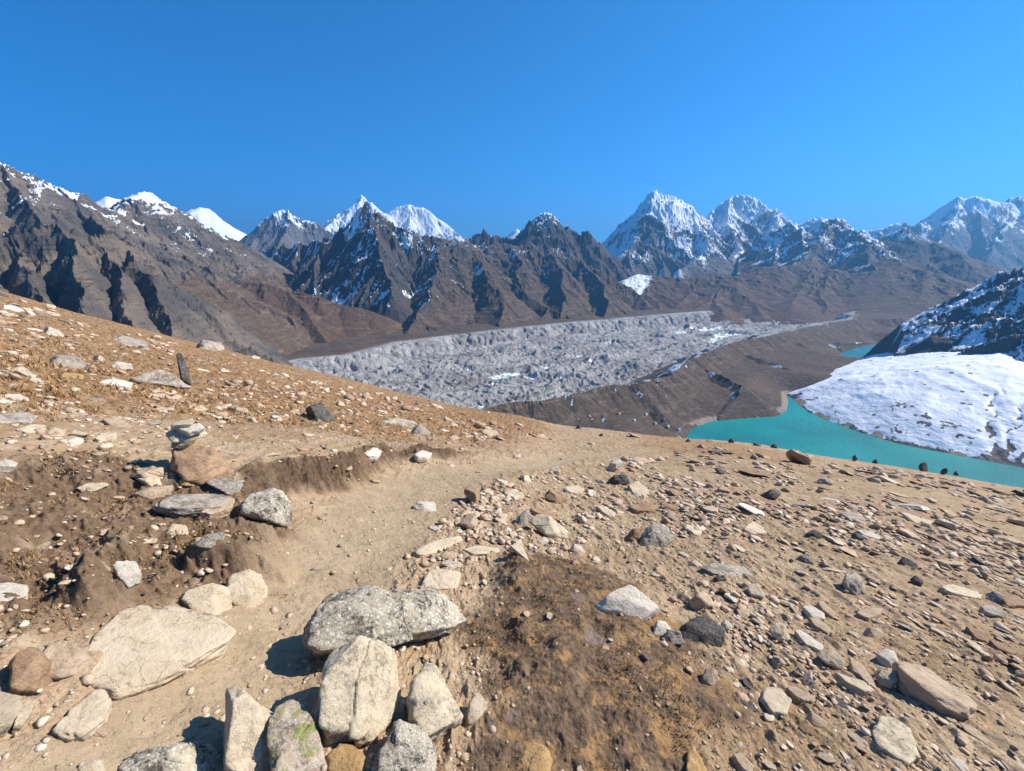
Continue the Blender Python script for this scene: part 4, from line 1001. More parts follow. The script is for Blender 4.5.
def hero(mode, mat, thick, outline, name, cat, label, short=None, group=None, seed=None, level=5, sharp=90, rough=0.065, lift=0.0, base=None, strata=0.0, tilt=None):
    """a stone traced from its outline in the photograph: 'slab' lies on the ground, 'block' stands on it"""
    rs = random.Random(len(HERO_CIRC) * 7 + 3 if seed is None else seed)
    o2 = np.array(outline, float); cx, cy = o2.mean(0)
    xmin, ymin = o2.min(0); xmax, ymax = o2.max(0)
    bx, by = base if base else (cx, ymin + (ymax - ymin) * (0.5 if mode == 'slab' else 0.80))
    g, by2 = hit_one(bx, by)
    o2[:, 1] += by2 - by
    bx_, by_ = bx, by2
    D = depth_of(g)
    if mode == 'slab':
        n = gnormal(g[0], g[1]); n = n + np.array([0.06, -0.10, 0]) if tilt is None else n + np.array(tilt); n /= np.linalg.norm(n)
        top = g + n * thick * 0.55
        R_ = ray(o2[:, 0], o2[:, 1]); P = R_ * ((top @ n) / (R_ @ n))[:, None]
        e1 = CAM_R - n * (CAM_R @ n); e1 /= np.linalg.norm(e1); e2 = np.cross(n, e1); e3 = n
        org = P.mean(0) - n * thick * 0.5
        half3 = thick * 0.55
    else:
        P = ray(o2[:, 0], o2[:, 1]) * D
        rd_ = ray(bx_, by_ - 0.3 * (ymax - ymin)); e3 = -rd_ / np.linalg.norm(rd_)
        e1 = CAM_R - e3 * (CAM_R @ e3); e1 /= np.linalg.norm(e1); e2 = np.cross(e3, e1)
        R_ = ray(o2[:, 0], o2[:, 1]); P = R_ * ((g @ e3) / (R_ @ e3))[:, None]
        P = P + e3 * 0
        half3 = thick * 0.5
        org = P.mean(0) - e3 * half3 * 0.55
        P = P - e3 * half3 * 0.0
    q = np.stack([(P - org) @ e1, (P - org) @ e2], 1)
    hp = np.array(hull([tuple(a) for a in q]))
    hc = (hp.max(0) + hp.min(0)) / 2; hw = np.maximum((hp.max(0) - hp.min(0)) / 2, 1e-3)
    org = org + e1 * hc[0] + e2 * hc[1]; hp = (hp - hc) * (1.09 if mode == 'block' else 1.05)
    hw = hw * (1.09 if mode == 'block' else 1.05)
    S = np.array([hw[0], hw[1], half3])
    planes = []
    m = len(hp)
    for i in range(m):
        a, b = hp[i], hp[(i + 1) % m]; t = b - a; L = np.linalg.norm(t)
        if L < 0.04 * max(hw): continue
        nn = np.array([t[1], -t[0]]) / L; d = nn @ a
        if mode == 'slab': tl = rs.uniform(-0.25, 0.15) * min(1, hw.min() / max(half3, 1e-3))
        else: tl = rs.uniform(-0.35, 0.55)
        n3 = np.array([nn[0], nn[1], tl * 0.6])
        planes.append((n3, d))
    if mode == 'slab':
        planes.append((np.array([rs.uniform(-.1, .1) * half3 / hw[0], rs.uniform(-.1, .1) * half3 / hw[1], 1.0]), half3)); planes.append((np.array([0, 0, -1.0]), half3))
    else:
        for _ in range(rs.choice([3, 4])):
            planes.append((np.array([rs.uniform(-.2, .95), rs.uniform(-0.1, 0.9), 1.0]), half3 * rs.uniform(0.95, 1.15)))
        planes.append((np.array([0.3, 0.1, 1.0]), half3 * 1.0)); planes.append((np.array([0, 0, -1.0]), half3))
    pl = []
    for n3, d in planes:
        sn = n3 * S; l = np.linalg.norm(sn); pl.append((*(sn / l), max(d, 1e-4) / l))
    if level == 5 and max(xmax - xmin, ymax - ymin) > 85: level = 6
    if max(xmax - xmin, ymax - ymin) < 22: level = 4
    p, f = poly_body(pl, level, sharp, (len(HERO_CIRC) * 13 + 5) % 911, rough, strata, 3 if mode == 'slab' else 5, mode == 'slab', 0 if level < 5 else 2 if mode == 'slab' else 4)
    wv = p * S
    size = float(max(hw))
    M = np.stack([e1, e2, e3], 1)
    world = wv @ M.T + org
    root = np.array([org[0], org[1], world[:, 2].min() + 0.02])
    root = org if mode == 'block' else org
    lift_v = np.array([0, 0, lift])
    o = mesh_obj(name, (world - root) / size, f, MAT[mat], None, False)
    o.location = root + lift_v; o.scale = (size,) * 3
    tag(o, label, cat, group, 'thing')
    if short: HERO_INFO.append((short, (cx, cy)))
    HERO_CIRC.append((cx, cy, (xmax - xmin) / 2, (ymax - ymin) / 2))
    return o

def lay_heroes():
    h = hero
    # ---- bottom centre: the group of big lichened rocks beside the path
    h('block', 'mixed', 0.30, [(316, 690), (322, 655), (345, 636), (372, 628), (396, 640), (405, 655), (402, 690), (388, 722), (373, 741), (330, 744), (314, 722)], 'boulder', 'boulder', 'big pale block with yellowish lichen in the middle of the rock group', 'big pale block', rough=0.04, base=(355, 742))
    h('block', 'lichen', 0.28, [(306, 645), (310, 618), (322, 600), (345, 587), (380, 585), (402, 600), (412, 640), (380, 645), (345, 652), (318, 655)], 'boulder', 'boulder', 'dark lichen-spotted boulder with a black shadowed end beside the path', 'lichen-spotted boulder', base=(355, 668))
    h('block', 'lichen', 0.20, [(385, 592), (430, 590), (462, 596), (476, 606), (472, 620), (440, 636), (405, 644), (380, 640)], 'stone_slab', 'rock', 'flat dark slab speckled with white lichen reaching out over the brown turf', 'speckled turf-edge slab', base=(430, 650))
    h('block', 'mixed', 0.22, [(402, 700), (410, 680), (424, 664), (436, 664), (450, 688), (466, 716), (462, 728), (438, 746), (415, 742), (402, 730)], 'boulder', 'boulder', 'cream-coloured pointed boulder leaning at the turf edge of the rock group', 'cream pointed boulder', base=(430, 748))
    h('block', 'lichen', 0.22, [(380, 790), (384, 745), (394, 722), (415, 722), (436, 742), (438, 762), (432, 795)], 'boulder', 'boulder', 'greyish weathered rock under the cream pointed boulder', 'weathered grey rock', base=(410, 790))
    h('block', 'pale', 0.22, [(222, 800), (224, 720), (228, 686), (236, 684), (256, 702), (276, 716), (286, 760), (284, 800)], 'boulder', 'boulder', 'tall pinkish-cream rock with a sharp upright corner at the path edge', 'sharp-cornered cream rock', base=(250, 775))
    h('block', 'moss', 0.24, [(266, 720), (272, 702), (292, 692), (306, 697), (318, 728), (328, 770), (326, 800), (276, 800), (270, 750)], 'boulder', 'boulder', 'rock with bright yellow-green lichen wedged between two cream rocks', 'yellow-green lichened rock', base=(297, 775))
    h('block', 'ochre', 0.14, [(324, 790), (326, 758), (338, 747), (354, 748), (368, 762), (370, 790)], 'boulder', 'boulder', 'rounded ochre boulder tucked under the big pale block', 'rounded ochre boulder', sharp=8, base=(347, 775))
    h('block', 'pale', 0.07, [(466, 722), (468, 702), (476, 691), (487, 690), (490, 702), (484, 718), (474, 727)], 'rock', 'rock', 'small oval cream stone standing in orange turf next to the rock group', 'oval cream stone', sharp=9)
    h('block', 'lichen', 0.16, [(112, 790), (125, 762), (150, 748), (185, 741), (214, 744), (226, 757), (228, 790)], 'boulder', 'boulder', 'dark grey lichened rock half sunk in the sandy path', 'sunken grey path rock')
    h('block', 'pale', 0.06, [(74, 780), (80, 762), (104, 758), (106, 780)], 'rock', 'rock', 'smooth pinkish stone at the path edge beside the sunken grey rock')
    h('block', 'ochre', 0.10, [(520, 790), (519, 750), (530, 739), (545, 744), (553, 762), (551, 790)], 'rock', 'rock', 'rounded orange hump of stone rising from the dark turf', 'orange hump', sharp=7, rough=0.06)
    h('block', 'pale', 0.05, [(574, 785), (578, 766), (590, 764), (596, 775), (594, 785)], 'rock', 'rock', 'small pale stone in the dark turf beside the orange hump')
    # ---- left foreground
    h('slab', 'pale', 0.10, [(92, 648), (100, 632), (128, 616), (130, 606), (176, 603), (215, 612), (240, 626), (232, 640), (200, 658), (170, 672), (140, 682), (120, 690), (95, 680)], 'stone_slab', 'rock slab', 'very large flat cream slab lying at the left side of the path', 'large flat cream slab', rough=0.025, base=(165, 648))
    h('block', 'brown', 0.16, [(8, 690), (12, 662), (32, 648), (52, 660), (55, 685), (46, 700), (22, 698)], 'boulder', 'boulder', 'rusty brown weathered boulder uphill of the large flat cream slab', 'rusty boulder')
    h('block', 'tan', 0.14, [(40, 662), (48, 645), (66, 640), (90, 652), (101, 664), (98, 674), (72, 681), (52, 684)], 'boulder', 'boulder', 'rough tan rock with a dark undercut edge beside the rusty boulder', 'undercut tan rock')
    h('slab', 'pale', 0.07, [(-20, 692), (18, 690), (21, 704), (10, 722), (-20, 734)], 'stone_slab', 'rock slab', 'smooth cream slab cut by the picture edge below the rusty boulder')
    h('slab', 'pale', 0.05, [(14, 724), (24, 702), (36, 698), (34, 708), (22, 724)], 'stone_slab', 'rock slab', 'thin cream sliver of rock leaning beside a smooth cream slab')
    h('slab', 'pale', 0.07, [(53, 728), (70, 708), (92, 690), (106, 690), (114, 700), (110, 716), (90, 728), (72, 734)], 'stone_slab', 'rock slab', 'pinkish oval slab with a dark lower edge on the sandy path', 'pinkish oval slab')
    h('block', 'tan', 0.04, [(88, 732), (92, 724), (104, 724), (110, 730), (106, 737), (94, 737)], 'rock', 'rock', 'little round pebble-like stone touching the pinkish oval slab')
    h('slab', 'white', 0.05, [(-14, 582), (18, 580), (28, 586), (26, 596), (4, 602), (-14, 600)], 'stone_slab', 'rock slab', 'pale grey flat slab on dry ground uphill of the brown turf mounds', 'pale edge slab')
    h('block', 'white', 0.10, [(112, 572), (118, 562), (134, 559), (144, 576), (140, 586), (126, 591), (118, 582)], 'rock', 'rock', 'jagged white stone wedged against a brown turf mound', 'jagged white stone')
    h('block', 'pale', 0.12, [(178, 600), (186, 588), (205, 582), (232, 588), (242, 598), (238, 614), (215, 618), (190, 612)], 'boulder', 'boulder', 'knobbly cream boulder below the brown earth bank', 'knobbly cream boulder')
    h('block', 'pale', 0.12, [(226, 592), (232, 576), (250, 571), (276, 574), (268, 598), (258, 616), (240, 606)], 'boulder', 'boulder', 'angular pinkish rock below the brown earth bank next to the path', 'angular pinkish rock')
    h('block', 'tan', 0.06, [(258, 594), (266, 588), (282, 588), (288, 594), (280, 601), (264, 600)], 'rock', 'rock', 'small tan stone on the path edge beside the angular pinkish rock')
    h('slab', 'tan', 0.05, [(24, 552), (36, 546), (50, 538), (53, 541), (40, 552), (28, 556)], 'stone_slab', 'rock slab', 'thin tan blade of rock leaning on the low dark turf mound')
    # ---- little cairn on its boulder and the stones round it
    h('block', 'brown', 0.30, [(172, 468), (174, 448), (190, 442), (214, 447), (234, 466), (232, 478), (205, 482), (176, 476)], 'boulder', 'boulder', 'brown boulder with a black shaded face carrying the small cairn', 'cairn boulder', base=(200, 480))
    gb, _ = hit_one(200, 478); Dc = depth_of(gb) + 0.05; rs = random.Random(77)
    for (px, py), wpx, hpx, mt, lb in (((184, 441), 30, 8, 'tan', 'thick tan bottom stone of the small cairn on the boulder'), ((185, 434.5), 38, 6, 'pale', 'wide thin cream slate, second from the bottom of the small cairn'),
                                       ((189, 429), 32, 7, 'white', 'whitish flat stone near the top of the small cairn'), ((185, 423.5), 20, 5, 'pale', 'small cream stone capping the small cairn')):
        p, f = poly_body(random_planes(rs, 'slab'), 4, 70, int(px * 3 + py), 0.05, 0.0, 8); p = (p - (p.max(0) + p.min(0)) / 2) / ((p.max(0) - p.min(0)) / 2)
        s_ = wpx * 0.5 * Dc / FPX
        o = mesh_obj('cairn_stone', p * np.array([1.0, 0.8, hpx / wpx]), f, MAT[mt])
        o.location = ray(px, py) * Dc; o.scale = (s_,) * 3; o.rotation_euler = (rs.uniform(0.0, 0.16), rs.uniform(-.10, .10), rs.uniform(-.3, .3))
        tag(o, lb, 'stone', 'stones stacked as the small cairn', 'thing'); HERO_CIRC.append((px, py, wpx * 0.5, hpx * 0.5))
    h('block', 'grey', 0.16, [(203, 483), (216, 477), (238, 480), (252, 492), (246, 497), (222, 494)], 'stone_slab', 'rock slab', 'grey flat slab jutting out from under the cairn boulder', 'jutting grey slab')
    h('block', 'lichen', 0.30, [(238, 508), (252, 494), (274, 488), (290, 498), (295, 515), (290, 531), (280, 525), (262, 520), (242, 516)], 'boulder', 'boulder', 'light grey boulder with pale lichen beside the bend of the path', 'light grey boulder', base=(266, 524))
    h('block', 'ochre', 0.12, [(178, 482), (184, 475), (200, 478), (206, 484), (196, 488), (182, 488)], 'rock', 'rock', 'small orange-tan stone in the gap under the cairn boulder')
    h('block', 'pale', 0.10, [(138, 479), (150, 476), (166, 477), (168, 487), (152, 491)], 'rock', 'rock', 'cream wedge of stone in front of the cairn boulder', 'cream wedge')
    h('block', 'tan', 0.09, [(134, 494), (150, 488), (172, 486), (172, 497), (146, 502)], 'rock', 'rock', 'orange-tan stone just below the cream wedge')
    h('slab', 'grey', 0.10, [(152, 508), (180, 500), (214, 499), (236, 504), (222, 513), (180, 514)], 'stone_slab', 'rock slab', 'long grey slab shading a dark hollow below the cairn boulder', 'long hollow slab', lift=0.05)
    h('slab', 'tan', 0.07, [(200, 516), (218, 506), (236, 502), (232, 512), (212, 518)], 'stone_slab', 'rock slab', 'thin tan slab propped over the dark hollow', lift=0.04)
    h('block', 'pale', 0.08, [(165, 532), (172, 524), (186, 525), (189, 535), (180, 540)], 'rock', 'rock', 'cream stone in brown soil below the long hollow slab')
    h('block', 'grey', 0.08, [(192, 546), (204, 536), (222, 533), (226, 540), (208, 550)], 'rock', 'rock', 'grey stone bedded in brown soil above the brown earth block')
    h('block', 'tan', 0.30, [(126, 478), (134, 470), (164, 466), (174, 470), (168, 476), (140, 481)], 'rock', 'rock', 'tan flat rock beside the shaded foot of the cairn boulder')
    # ---- upper left slope
    h('block', 'dark', 0.30, [(176, 353), (179, 352), (183, 353), (188, 368), (191, 385), (182, 385)], 'standing_stone', 'standing stone', 'thin black slab of stone standing upright on the grassy slope', 'standing stone', sharp=60, rough=0.02, base=(184, 387))
    h('block', 'grey', 0.9, [(133, 382), (150, 373), (166, 371), (178, 379), (192, 387), (190, 391), (160, 391), (136, 387)], 'rock', 'rock', 'dark grey wedge-shaped rock at the foot of the standing stone', 'wedge-shaped rock')
    h('slab', 'white', 0.14, [(88, 386), (108, 377), (124, 377), (135, 383), (120, 391), (104, 390)], 'stone_slab', 'rock slab', 'bright whitish flat slab beside the dark wedge-shaped rock', 'bright flat slab', tilt=(0.05, -0.14, 0))
    h('block', 'dark', 0.5, [(307, 406), (314, 404), (324, 405), (335, 418), (333, 425), (312, 425)], 'boulder', 'boulder', 'dark squarish boulder standing alone on the tan slope', 'lone dark boulder')
    h('block', 'grey', 0.6, [(44, 364), (56, 355), (78, 356), (92, 365), (88, 371), (52, 370)], 'boulder', 'boulder', 'low pale-grey lichened boulder uphill of the bright flat slab', 'low lichened boulder')
    h('block', 'pale', 0.35, [(93, 361), (98, 355), (104, 359), (101, 363)], 'rock', 'rock', 'small cream rock next to the low lichened boulder')
    h('block', 'white', 0.35, [(111, 366), (116, 362), (132, 364), (134, 370), (116, 371)], 'rock', 'rock', 'pale low rock between the lichened boulder and the standing stone')
    h('slab', 'ochre', 0.12, [(54, 378), (66, 372), (84, 374), (82, 380), (64, 382)], 'stone_slab', 'rock slab', 'flat orange rock uphill of the bright flat slab', 'flat orange rock')
    h('block', 'white', 0.4, [(44, 333), (48, 327), (60, 332), (62, 337), (50, 338)], 'rock', 'rock', 'white pyramid-like stone near the top of the left slope', 'white pyramid stone')
    h('slab', 'pale', 0.10, [(93, 437), (104, 431), (118, 431), (116, 438), (100, 441)], 'stone_slab', 'rock slab', 'pale flat stone uphill of the cairn', 'pale uphill stone')
    h('slab', 'white', 0.08, [(68, 440), (76, 436), (83, 438), (82, 444), (70, 445)], 'stone_slab', 'rock slab', 'whitish stone next to the pale flat uphill stone')
    h('slab', 'tan', 0.10, [(103, 419), (114, 416), (131, 425), (126, 429), (110, 424)], 'stone_slab', 'rock slab', 'tan stone tipped on edge uphill of the cairn')
    h('slab', 'white', 0.12, [(-12, 396), (20, 394), (29, 398), (26, 402), (-12, 403)], 'stone_slab', 'rock slab', 'whitish ledge stone at the edge of the grassy slope')
    h('slab', 'grey', 0.14, [(-12, 413), (20, 410), (38, 415), (34, 422), (-12, 423)], 'stone_slab', 'rock slab', 'greenish grey lichened stone half buried in the slope')
    h('slab', 'pale', 0.10, [(16, 428), (30, 423), (46, 424), (47, 430), (26, 433)], 'stone_slab', 'rock slab', 'pinkish slab below the greenish grey lichened stone')
    h('slab', 'pale', 0.08, [(46, 433), (54, 428), (66, 430), (64, 435), (52, 436)], 'stone_slab', 'rock slab', 'small tan tile-like stone beside the pinkish slab')
    h('slab', 'white', 0.07, [(-4, 462), (6, 458), (18, 462), (14, 466), (-4, 466)], 'stone_slab', 'rock slab', 'oval white stone on the trampled ground uphill of the turf mounds', 'oval white stone')
    h('slab', 'pale', 0.10, [(10, 368), (22, 366), (38, 374), (32, 378)], 'stone_slab', 'rock slab', 'narrow cream slab on the grassy slope below the white pyramid stone')
    h('block', 'grey', 0.8, [(196, 348), (203, 341), (222, 343), (226, 350), (206, 353)], 'rock_outcrop', 'rock outcrop', 'pale broken outcrop on the crest beyond the standing stone', 'crest outcrop')
    h('slab', 'grey', 0.30, [(112, 340), (126, 334), (146, 340), (150, 349), (130, 347)], 'rock_outcrop', 'rock outcrop', 'flat grey outcrop flush with the grass below the crest', 'flush grey outcrop')
    h('slab', 'grey', 0.16, [(374, 424), (390, 417), (414, 420), (422, 428), (400, 430)], 'stone_slab', 'rock slab', 'grey-green weathered slab downhill of the lone dark boulder', 'grey-green slab')
    h('block', 'grey', 0.2, [(412, 432), (420, 424), (430, 432), (428, 437), (416, 437)], 'rock', 'rock', 'grey stone just below the grey-green weathered slab')
    h('slab', 'white', 0.10, [(364, 452), (374, 447), (382, 450), (378, 455), (368, 455)], 'rock', 'rock', 'white stone on the lip of the path bank', 'bank-lip white stone')
    h('slab', 'white', 0.10, [(415, 454), (422, 450), (432, 452), (428, 457), (418, 457)], 'rock', 'rock', 'pale stone set in the end of the path bank')
    # ---- middle: rubble beside the path
    h('block', 'white', 0.16, [(412, 508), (418, 502), (436, 504), (438, 512), (424, 514)], 'rock', 'rock', 'white rounded stone at the path side of the rubble', 'white rubble stone')
    h('slab', 'pale', 0.07, [(414, 551), (430, 542), (460, 534), (464, 540), (440, 550), (420, 556)], 'stone_slab', 'rock slab', 'long cream slab lying across the rubble by the path', 'long cream rubble slab')
    h('slab', 'pale', 0.07, [(462, 548), (480, 544), (500, 548), (498, 554), (474, 554)], 'stone_slab', 'rock slab', 'cream slab at the foot of the rubble beside the dark turf')
    h('slab', 'pale', 0.09, [(420, 585), (428, 570), (452, 568), (460, 574), (456, 588), (436, 590)], 'stone_slab', 'rock slab', 'broad pinkish slab behind the lichen-spotted boulder', 'broad pinkish slab')
    h('block', 'tan', 0.07, [(440, 556), (446, 552), (456, 554), (456, 560), (446, 561)], 'rock', 'rock', 'rounded tan stone below the long cream rubble slab')
    h('block', 'white', 0.09, [(440, 566), (446, 560), (462, 562), (464, 569), (448, 570)], 'rock', 'rock', 'white stone bedded between the rubble and the broad pinkish slab')
    h('block', 'mixed', 0.16, [(530, 522), (536, 514), (548, 516), (570, 534), (566, 542), (552, 542), (538, 532)], 'boulder', 'rock', 'light grey craggy rock in the middle of the rubble', 'craggy light rock')
    h('slab', 'brown', 0.10, [(528, 508), (538, 506), (558, 516), (560, 521), (546, 517)], 'stone_slab', 'rock slab', 'dark-edged brown slab leaning on the craggy light rock')
    h('block', 'grey', 0.14, [(514, 526), (518, 514), (528, 508), (534, 516), (528, 528), (520, 530)], 'rock', 'rock', 'grey stone uphill of the craggy light rock')
    h('block', 'brown', 0.20, [(544, 496), (550, 490), (568, 500), (567, 506), (552, 503)], 'rock', 'rock', 'rusty-faced rock beyond the craggy light rock', 'rusty-faced rock')
    h('block', 'dark', 0.35, [(608, 482), (614, 475), (626, 475), (631, 482), (624, 487), (612, 486)], 'rock', 'rock', 'black rock in the scree beyond the rubble', 'black scree rock')
    h('slab', 'pale', 0.12, [(628, 484), (638, 480), (654, 494), (648, 498), (634, 494)], 'stone_slab', 'rock slab', 'cream slab leaning beside the black scree rock', 'leaning cream slab')
    h('slab', 'brown', 0.12, [(627, 506), (640, 502), (657, 504), (654, 511), (634, 510)], 'stone_slab', 'rock slab', 'brown slab with a dark front edge below the leaning cream slab')
    h('slab', 'pale', 0.12, [(562, 488), (572, 484), (584, 488), (582, 493), (570, 492)], 'stone_slab', 'rock slab', 'pale slab in the rubble beyond the rusty-faced rock')
    h('block', 'white', 0.05, [(537, 541), (544, 537), (549, 540), (546, 544), (540, 545)], 'rock', 'rock', 'small round white stone at the upper tip of the dark turf')
    h('block', 'white', 0.06, [(571, 550), (574, 544), (584, 546), (585, 553), (576, 554)], 'rock', 'rock', 'small white stone in a muddy dip beside the dark turf')
    # ---- right slope
    h('block', 'white', 0.20, [(596, 606), (606, 596), (630, 582), (647, 596), (657, 607), (644, 621), (620, 617), (600, 612)], 'boulder', 'boulder', 'bright white pointed boulder resting on brown turf', 'white pointed boulder', rough=0.03, sharp=24)
    h('block', 'white', 0.08, [(651, 632), (656, 622), (666, 620), (673, 630), (662, 638), (655, 638)], 'rock', 'rock', 'small white stone beside the dark mossy rock')
    h('block', 'dark', 0.18, [(674, 640), (684, 624), (700, 613), (716, 616), (726, 628), (724, 644), (712, 651), (690, 648)], 'boulder', 'boulder', 'dark mossy rock downhill of the white pointed boulder', 'dark mossy rock', rough=0.06)
    h('block', 'grey', 0.12, [(660, 640), (668, 631), (680, 632), (684, 644), (670, 646)], 'rock', 'rock', 'smaller grey lump joined to the dark mossy rock')
    h('block', 'white', 0.05, [(721, 624), (726, 620), (733, 626), (730, 631), (724, 631)], 'rock', 'rock', 'tiny white stone at the downhill end of the dark mossy rock')
    h('block', 'tan', 0.07, [(703, 678), (706, 669), (716, 670), (719, 680), (712, 687), (705, 685)], 'rock', 'rock', 'tan stone below the dark mossy rock', 'tan stone below the mossy rock')
    h('block', 'brown', 0.2, [(625, 540), (634, 530), (650, 529), (652, 540), (640, 546)], 'rock', 'rock', 'brown stone touching the black-bellied rock')
    h('block', 'grey', 0.28, [(636, 546), (642, 534), (652, 527), (668, 530), (673, 541), (662, 548), (644, 551)], 'boulder', 'boulder', 'grey rock with a black shaded belly on the open slope', 'black-bellied rock')
    h('block', 'pale', 0.07, [(689, 564), (694, 560), (702, 563), (700, 568), (692, 568)], 'rock', 'rock', 'cream flat stone downhill of the black-bellied rock')
    h('block', 'dark', 0.06, [(713, 579), (718, 575), (723, 579), (719, 583)], 'rock', 'rock', 'small dark stone between the black-bellied rock and the dark mossy rock')
    h('slab', 'grey', 0.05, [(700, 566), (716, 562), (744, 566), (754, 574), (740, 578), (712, 573)], 'rock_outcrop', 'rock outcrop', 'flush grey outcrop on the slope below the black-bellied rock', 'flush slope outcrop')
    h('slab', 'pale', 0.09, [(744, 528), (752, 521), (764, 527), (766, 533), (754, 532)], 'stone_slab', 'rock slab', 'pale slab with a dark lower edge on the open slope', 'pale open-slope slab')
    h('block', 'grey', 0.22, [(842, 584), (846, 574), (853, 572), (862, 580), (867, 593), (858, 597), (846, 590)], 'boulder', 'boulder', 'half black half pale boulder standing alone on the right slope', 'two-toned boulder')
    h('block', 'grey', 0.14, [(799, 556), (806, 555), (814, 560), (813, 566), (804, 563)], 'rock', 'rock', 'grey oval stone uphill of the two-toned boulder')
    h('block', 'dark', 0.14, [(806, 534), (814, 530), (822, 535), (820, 539), (810, 538)], 'rock', 'rock', 'black angular stone beyond the two-toned boulder')
    h('block', 'dark', 0.14, [(898, 564), (904, 557), (916, 564), (918, 569), (906, 569)], 'rock', 'rock', 'black wedge of rock downhill of the two-toned boulder', 'black wedge rock')
    h('block', 'dark', 0.12, [(911, 580), (916, 576), (923, 582), (920, 586), (914, 585)], 'rock', 'rock', 'dark small stone below the black wedge rock')
    h('slab', 'pale', 0.09, [(940, 585), (952, 583), (978, 591), (982, 597), (966, 596), (946, 590)], 'stone_slab', 'rock slab', 'long pale slab pointing downhill on the right slope', 'long pale slab')
    h('slab', 'grey', 0.10, [(980, 606), (992, 604), (1008, 612), (1004, 617), (988, 612)], 'stone_slab', 'rock slab', 'dark grey slab in a cluster near the picture edge')
    h('block', 'grey', 0.12, [(984, 594), (994, 590), (1004, 596), (1006, 606), (994, 606)], 'rock', 'rock', 'upright grey chunk in the cluster near the picture edge', 'upright grey chunk')
    h('slab', 'brown', 0.09, [(1002, 598), (1016, 596), (1034, 602), (1030, 606), (1008, 604)], 'stone_slab', 'rock slab', 'reddish slab at the downhill side of the grey chunk')
    h('slab', 'brown', 0.07, [(966, 626), (976, 627), (994, 636), (992, 641), (976, 637)], 'stone_slab', 'rock slab', 'dark brown slab with a shaded edge below the cluster', 'dark brown slab')
    h('slab', 'brown', 0.05, [(990, 640), (1004, 644), (1018, 651), (1014, 654), (998, 648)], 'stone_slab', 'rock slab', 'thin brown splinter continuing below the dark brown slab')
    h('block', 'pale', 0.10, [(770, 630), (776, 623), (784, 626), (790, 640), (786, 646), (776, 642)], 'boulder', 'rock', 'rounded pale speckled rock uphill of the line of pale stones', 'rounded speckled rock')
    h('slab', 'white', 0.06, [(803, 607), (812, 605), (824, 613), (824, 619), (812, 616)], 'stone_slab', 'rock slab', 'white slab at the top of the line of pale stones', 'top white slab')
    h('slab', 'tan', 0.06, [(809, 617), (818, 615), (832, 628), (828, 633), (816, 626)], 'stone_slab', 'rock slab', 'tan slab just below the top white slab')
    h('slab', 'tan', 0.06, [(817, 601), (824, 601), (836, 612), (833, 617), (824, 611)], 'stone_slab', 'rock slab', 'tan blade of rock downhill of the top white slab')
    h('slab', 'white', 0.07, [(795, 630), (800, 628), (812, 636), (824, 647), (820, 650), (806, 643)], 'stone_slab', 'rock slab', 'white splintered slab starting the line of pale stones', 'white splintered slab')
    h('block', 'pale', 0.09, [(818, 656), (824, 648), (836, 652), (846, 664), (842, 672), (828, 666)], 'rock', 'rock', 'cream block in the line of pale stones', 'cream line block')
    h('slab', 'pale', 0.06, [(834, 670), (848, 674), (868, 682), (880, 692), (866, 692), (846, 682)], 'stone_slab', 'rock slab', 'jagged pale slab at the lower side of the line of stones')
    h('slab', 'tan', 0.06, [(850, 658), (862, 664), (874, 678), (878, 688), (866, 682), (852, 668)], 'stone_slab', 'rock slab', 'narrow tan slab inside the line of pale stones')
    h('block', 'pale', 0.09, [(874, 676), (880, 668), (894, 670), (899, 680), (892, 690), (880, 686)], 'rock', 'rock', 'round cream stone at the downhill end of the line of stones', 'round cream stone')
    h('block', 'white', 0.09, [(877, 656), (884, 650), (894, 654), (898, 666), (890, 670), (880, 664)], 'rock', 'rock', 'upright white stone above the round cream stone')
    h('block', 'tan', 0.09, [(864, 634), (870, 628), (880, 629), (883, 637), (876, 642), (866, 639)], 'rock', 'rock', 'tan block with a shaded end above the line of stones', 'shaded tan block')
    h('block', 'brown', 0.06, [(827, 640), (832, 633), (838, 636), (840, 642), (832, 644)], 'rock', 'rock', 'little brown cube of rock beside the white splintered slab')
    h('slab', 'tan', 0.12, [(894, 662), (902, 662), (926, 672), (952, 690), (976, 708), (968, 714), (946, 706), (918, 688), (900, 674)], 'stone_slab', 'rock slab', 'long tan slab with a black overhung side pointing downhill', 'long overhung slab', lift=0.03)
    h('slab', 'mixed', 0.07, [(872, 728), (880, 716), (900, 718), (912, 734), (920, 758), (908, 766), (892, 752), (876, 742)], 'rock_outcrop', 'rock outcrop', 'flat greyish-cream outcrop flush with the dusty ground', 'flat cream outcrop')
    h('slab', 'pale', 0.06, [(760, 694), (768, 684), (782, 686), (791, 700), (786, 714), (772, 712)], 'rock_outcrop', 'rock outcrop', 'pale rounded outcrop breaking the dusty slope', 'pale rounded outcrop')
    h('slab', 'tan', 0.05, [(786, 686), (796, 686), (816, 698), (814, 702), (800, 699)], 'stone_slab', 'rock slab', 'tan sliver of rock downhill of the pale rounded outcrop')
    h('block', 'tan', 0.06, [(806, 722), (812, 713), (826, 722), (826, 729), (816, 728)], 'rock', 'rock', 'greyish flat stone below the pale rounded outcrop', 'greyish flat stone')
    h('block', 'brown', 0.05, [(798, 728), (804, 723), (814, 728), (812, 735), (802, 735)], 'rock', 'rock', 'brown stone touching the greyish flat stone')
    h('slab', 'tan', 0.05, [(733, 754), (742, 751), (754, 765), (752, 775), (742, 768)], 'stone_slab', 'rock slab', 'tan tapered slab at the foot of the dusty slope', 'tan tapered slab')
    h('slab', 'ochre', 0.06, [(686, 775), (688, 752), (694, 748), (706, 770), (708, 785), (690, 785)], 'stone_slab', 'rock slab', 'pinkish leaf-shaped slab at the edge of the dark turf', 'pinkish leaf-shaped slab')
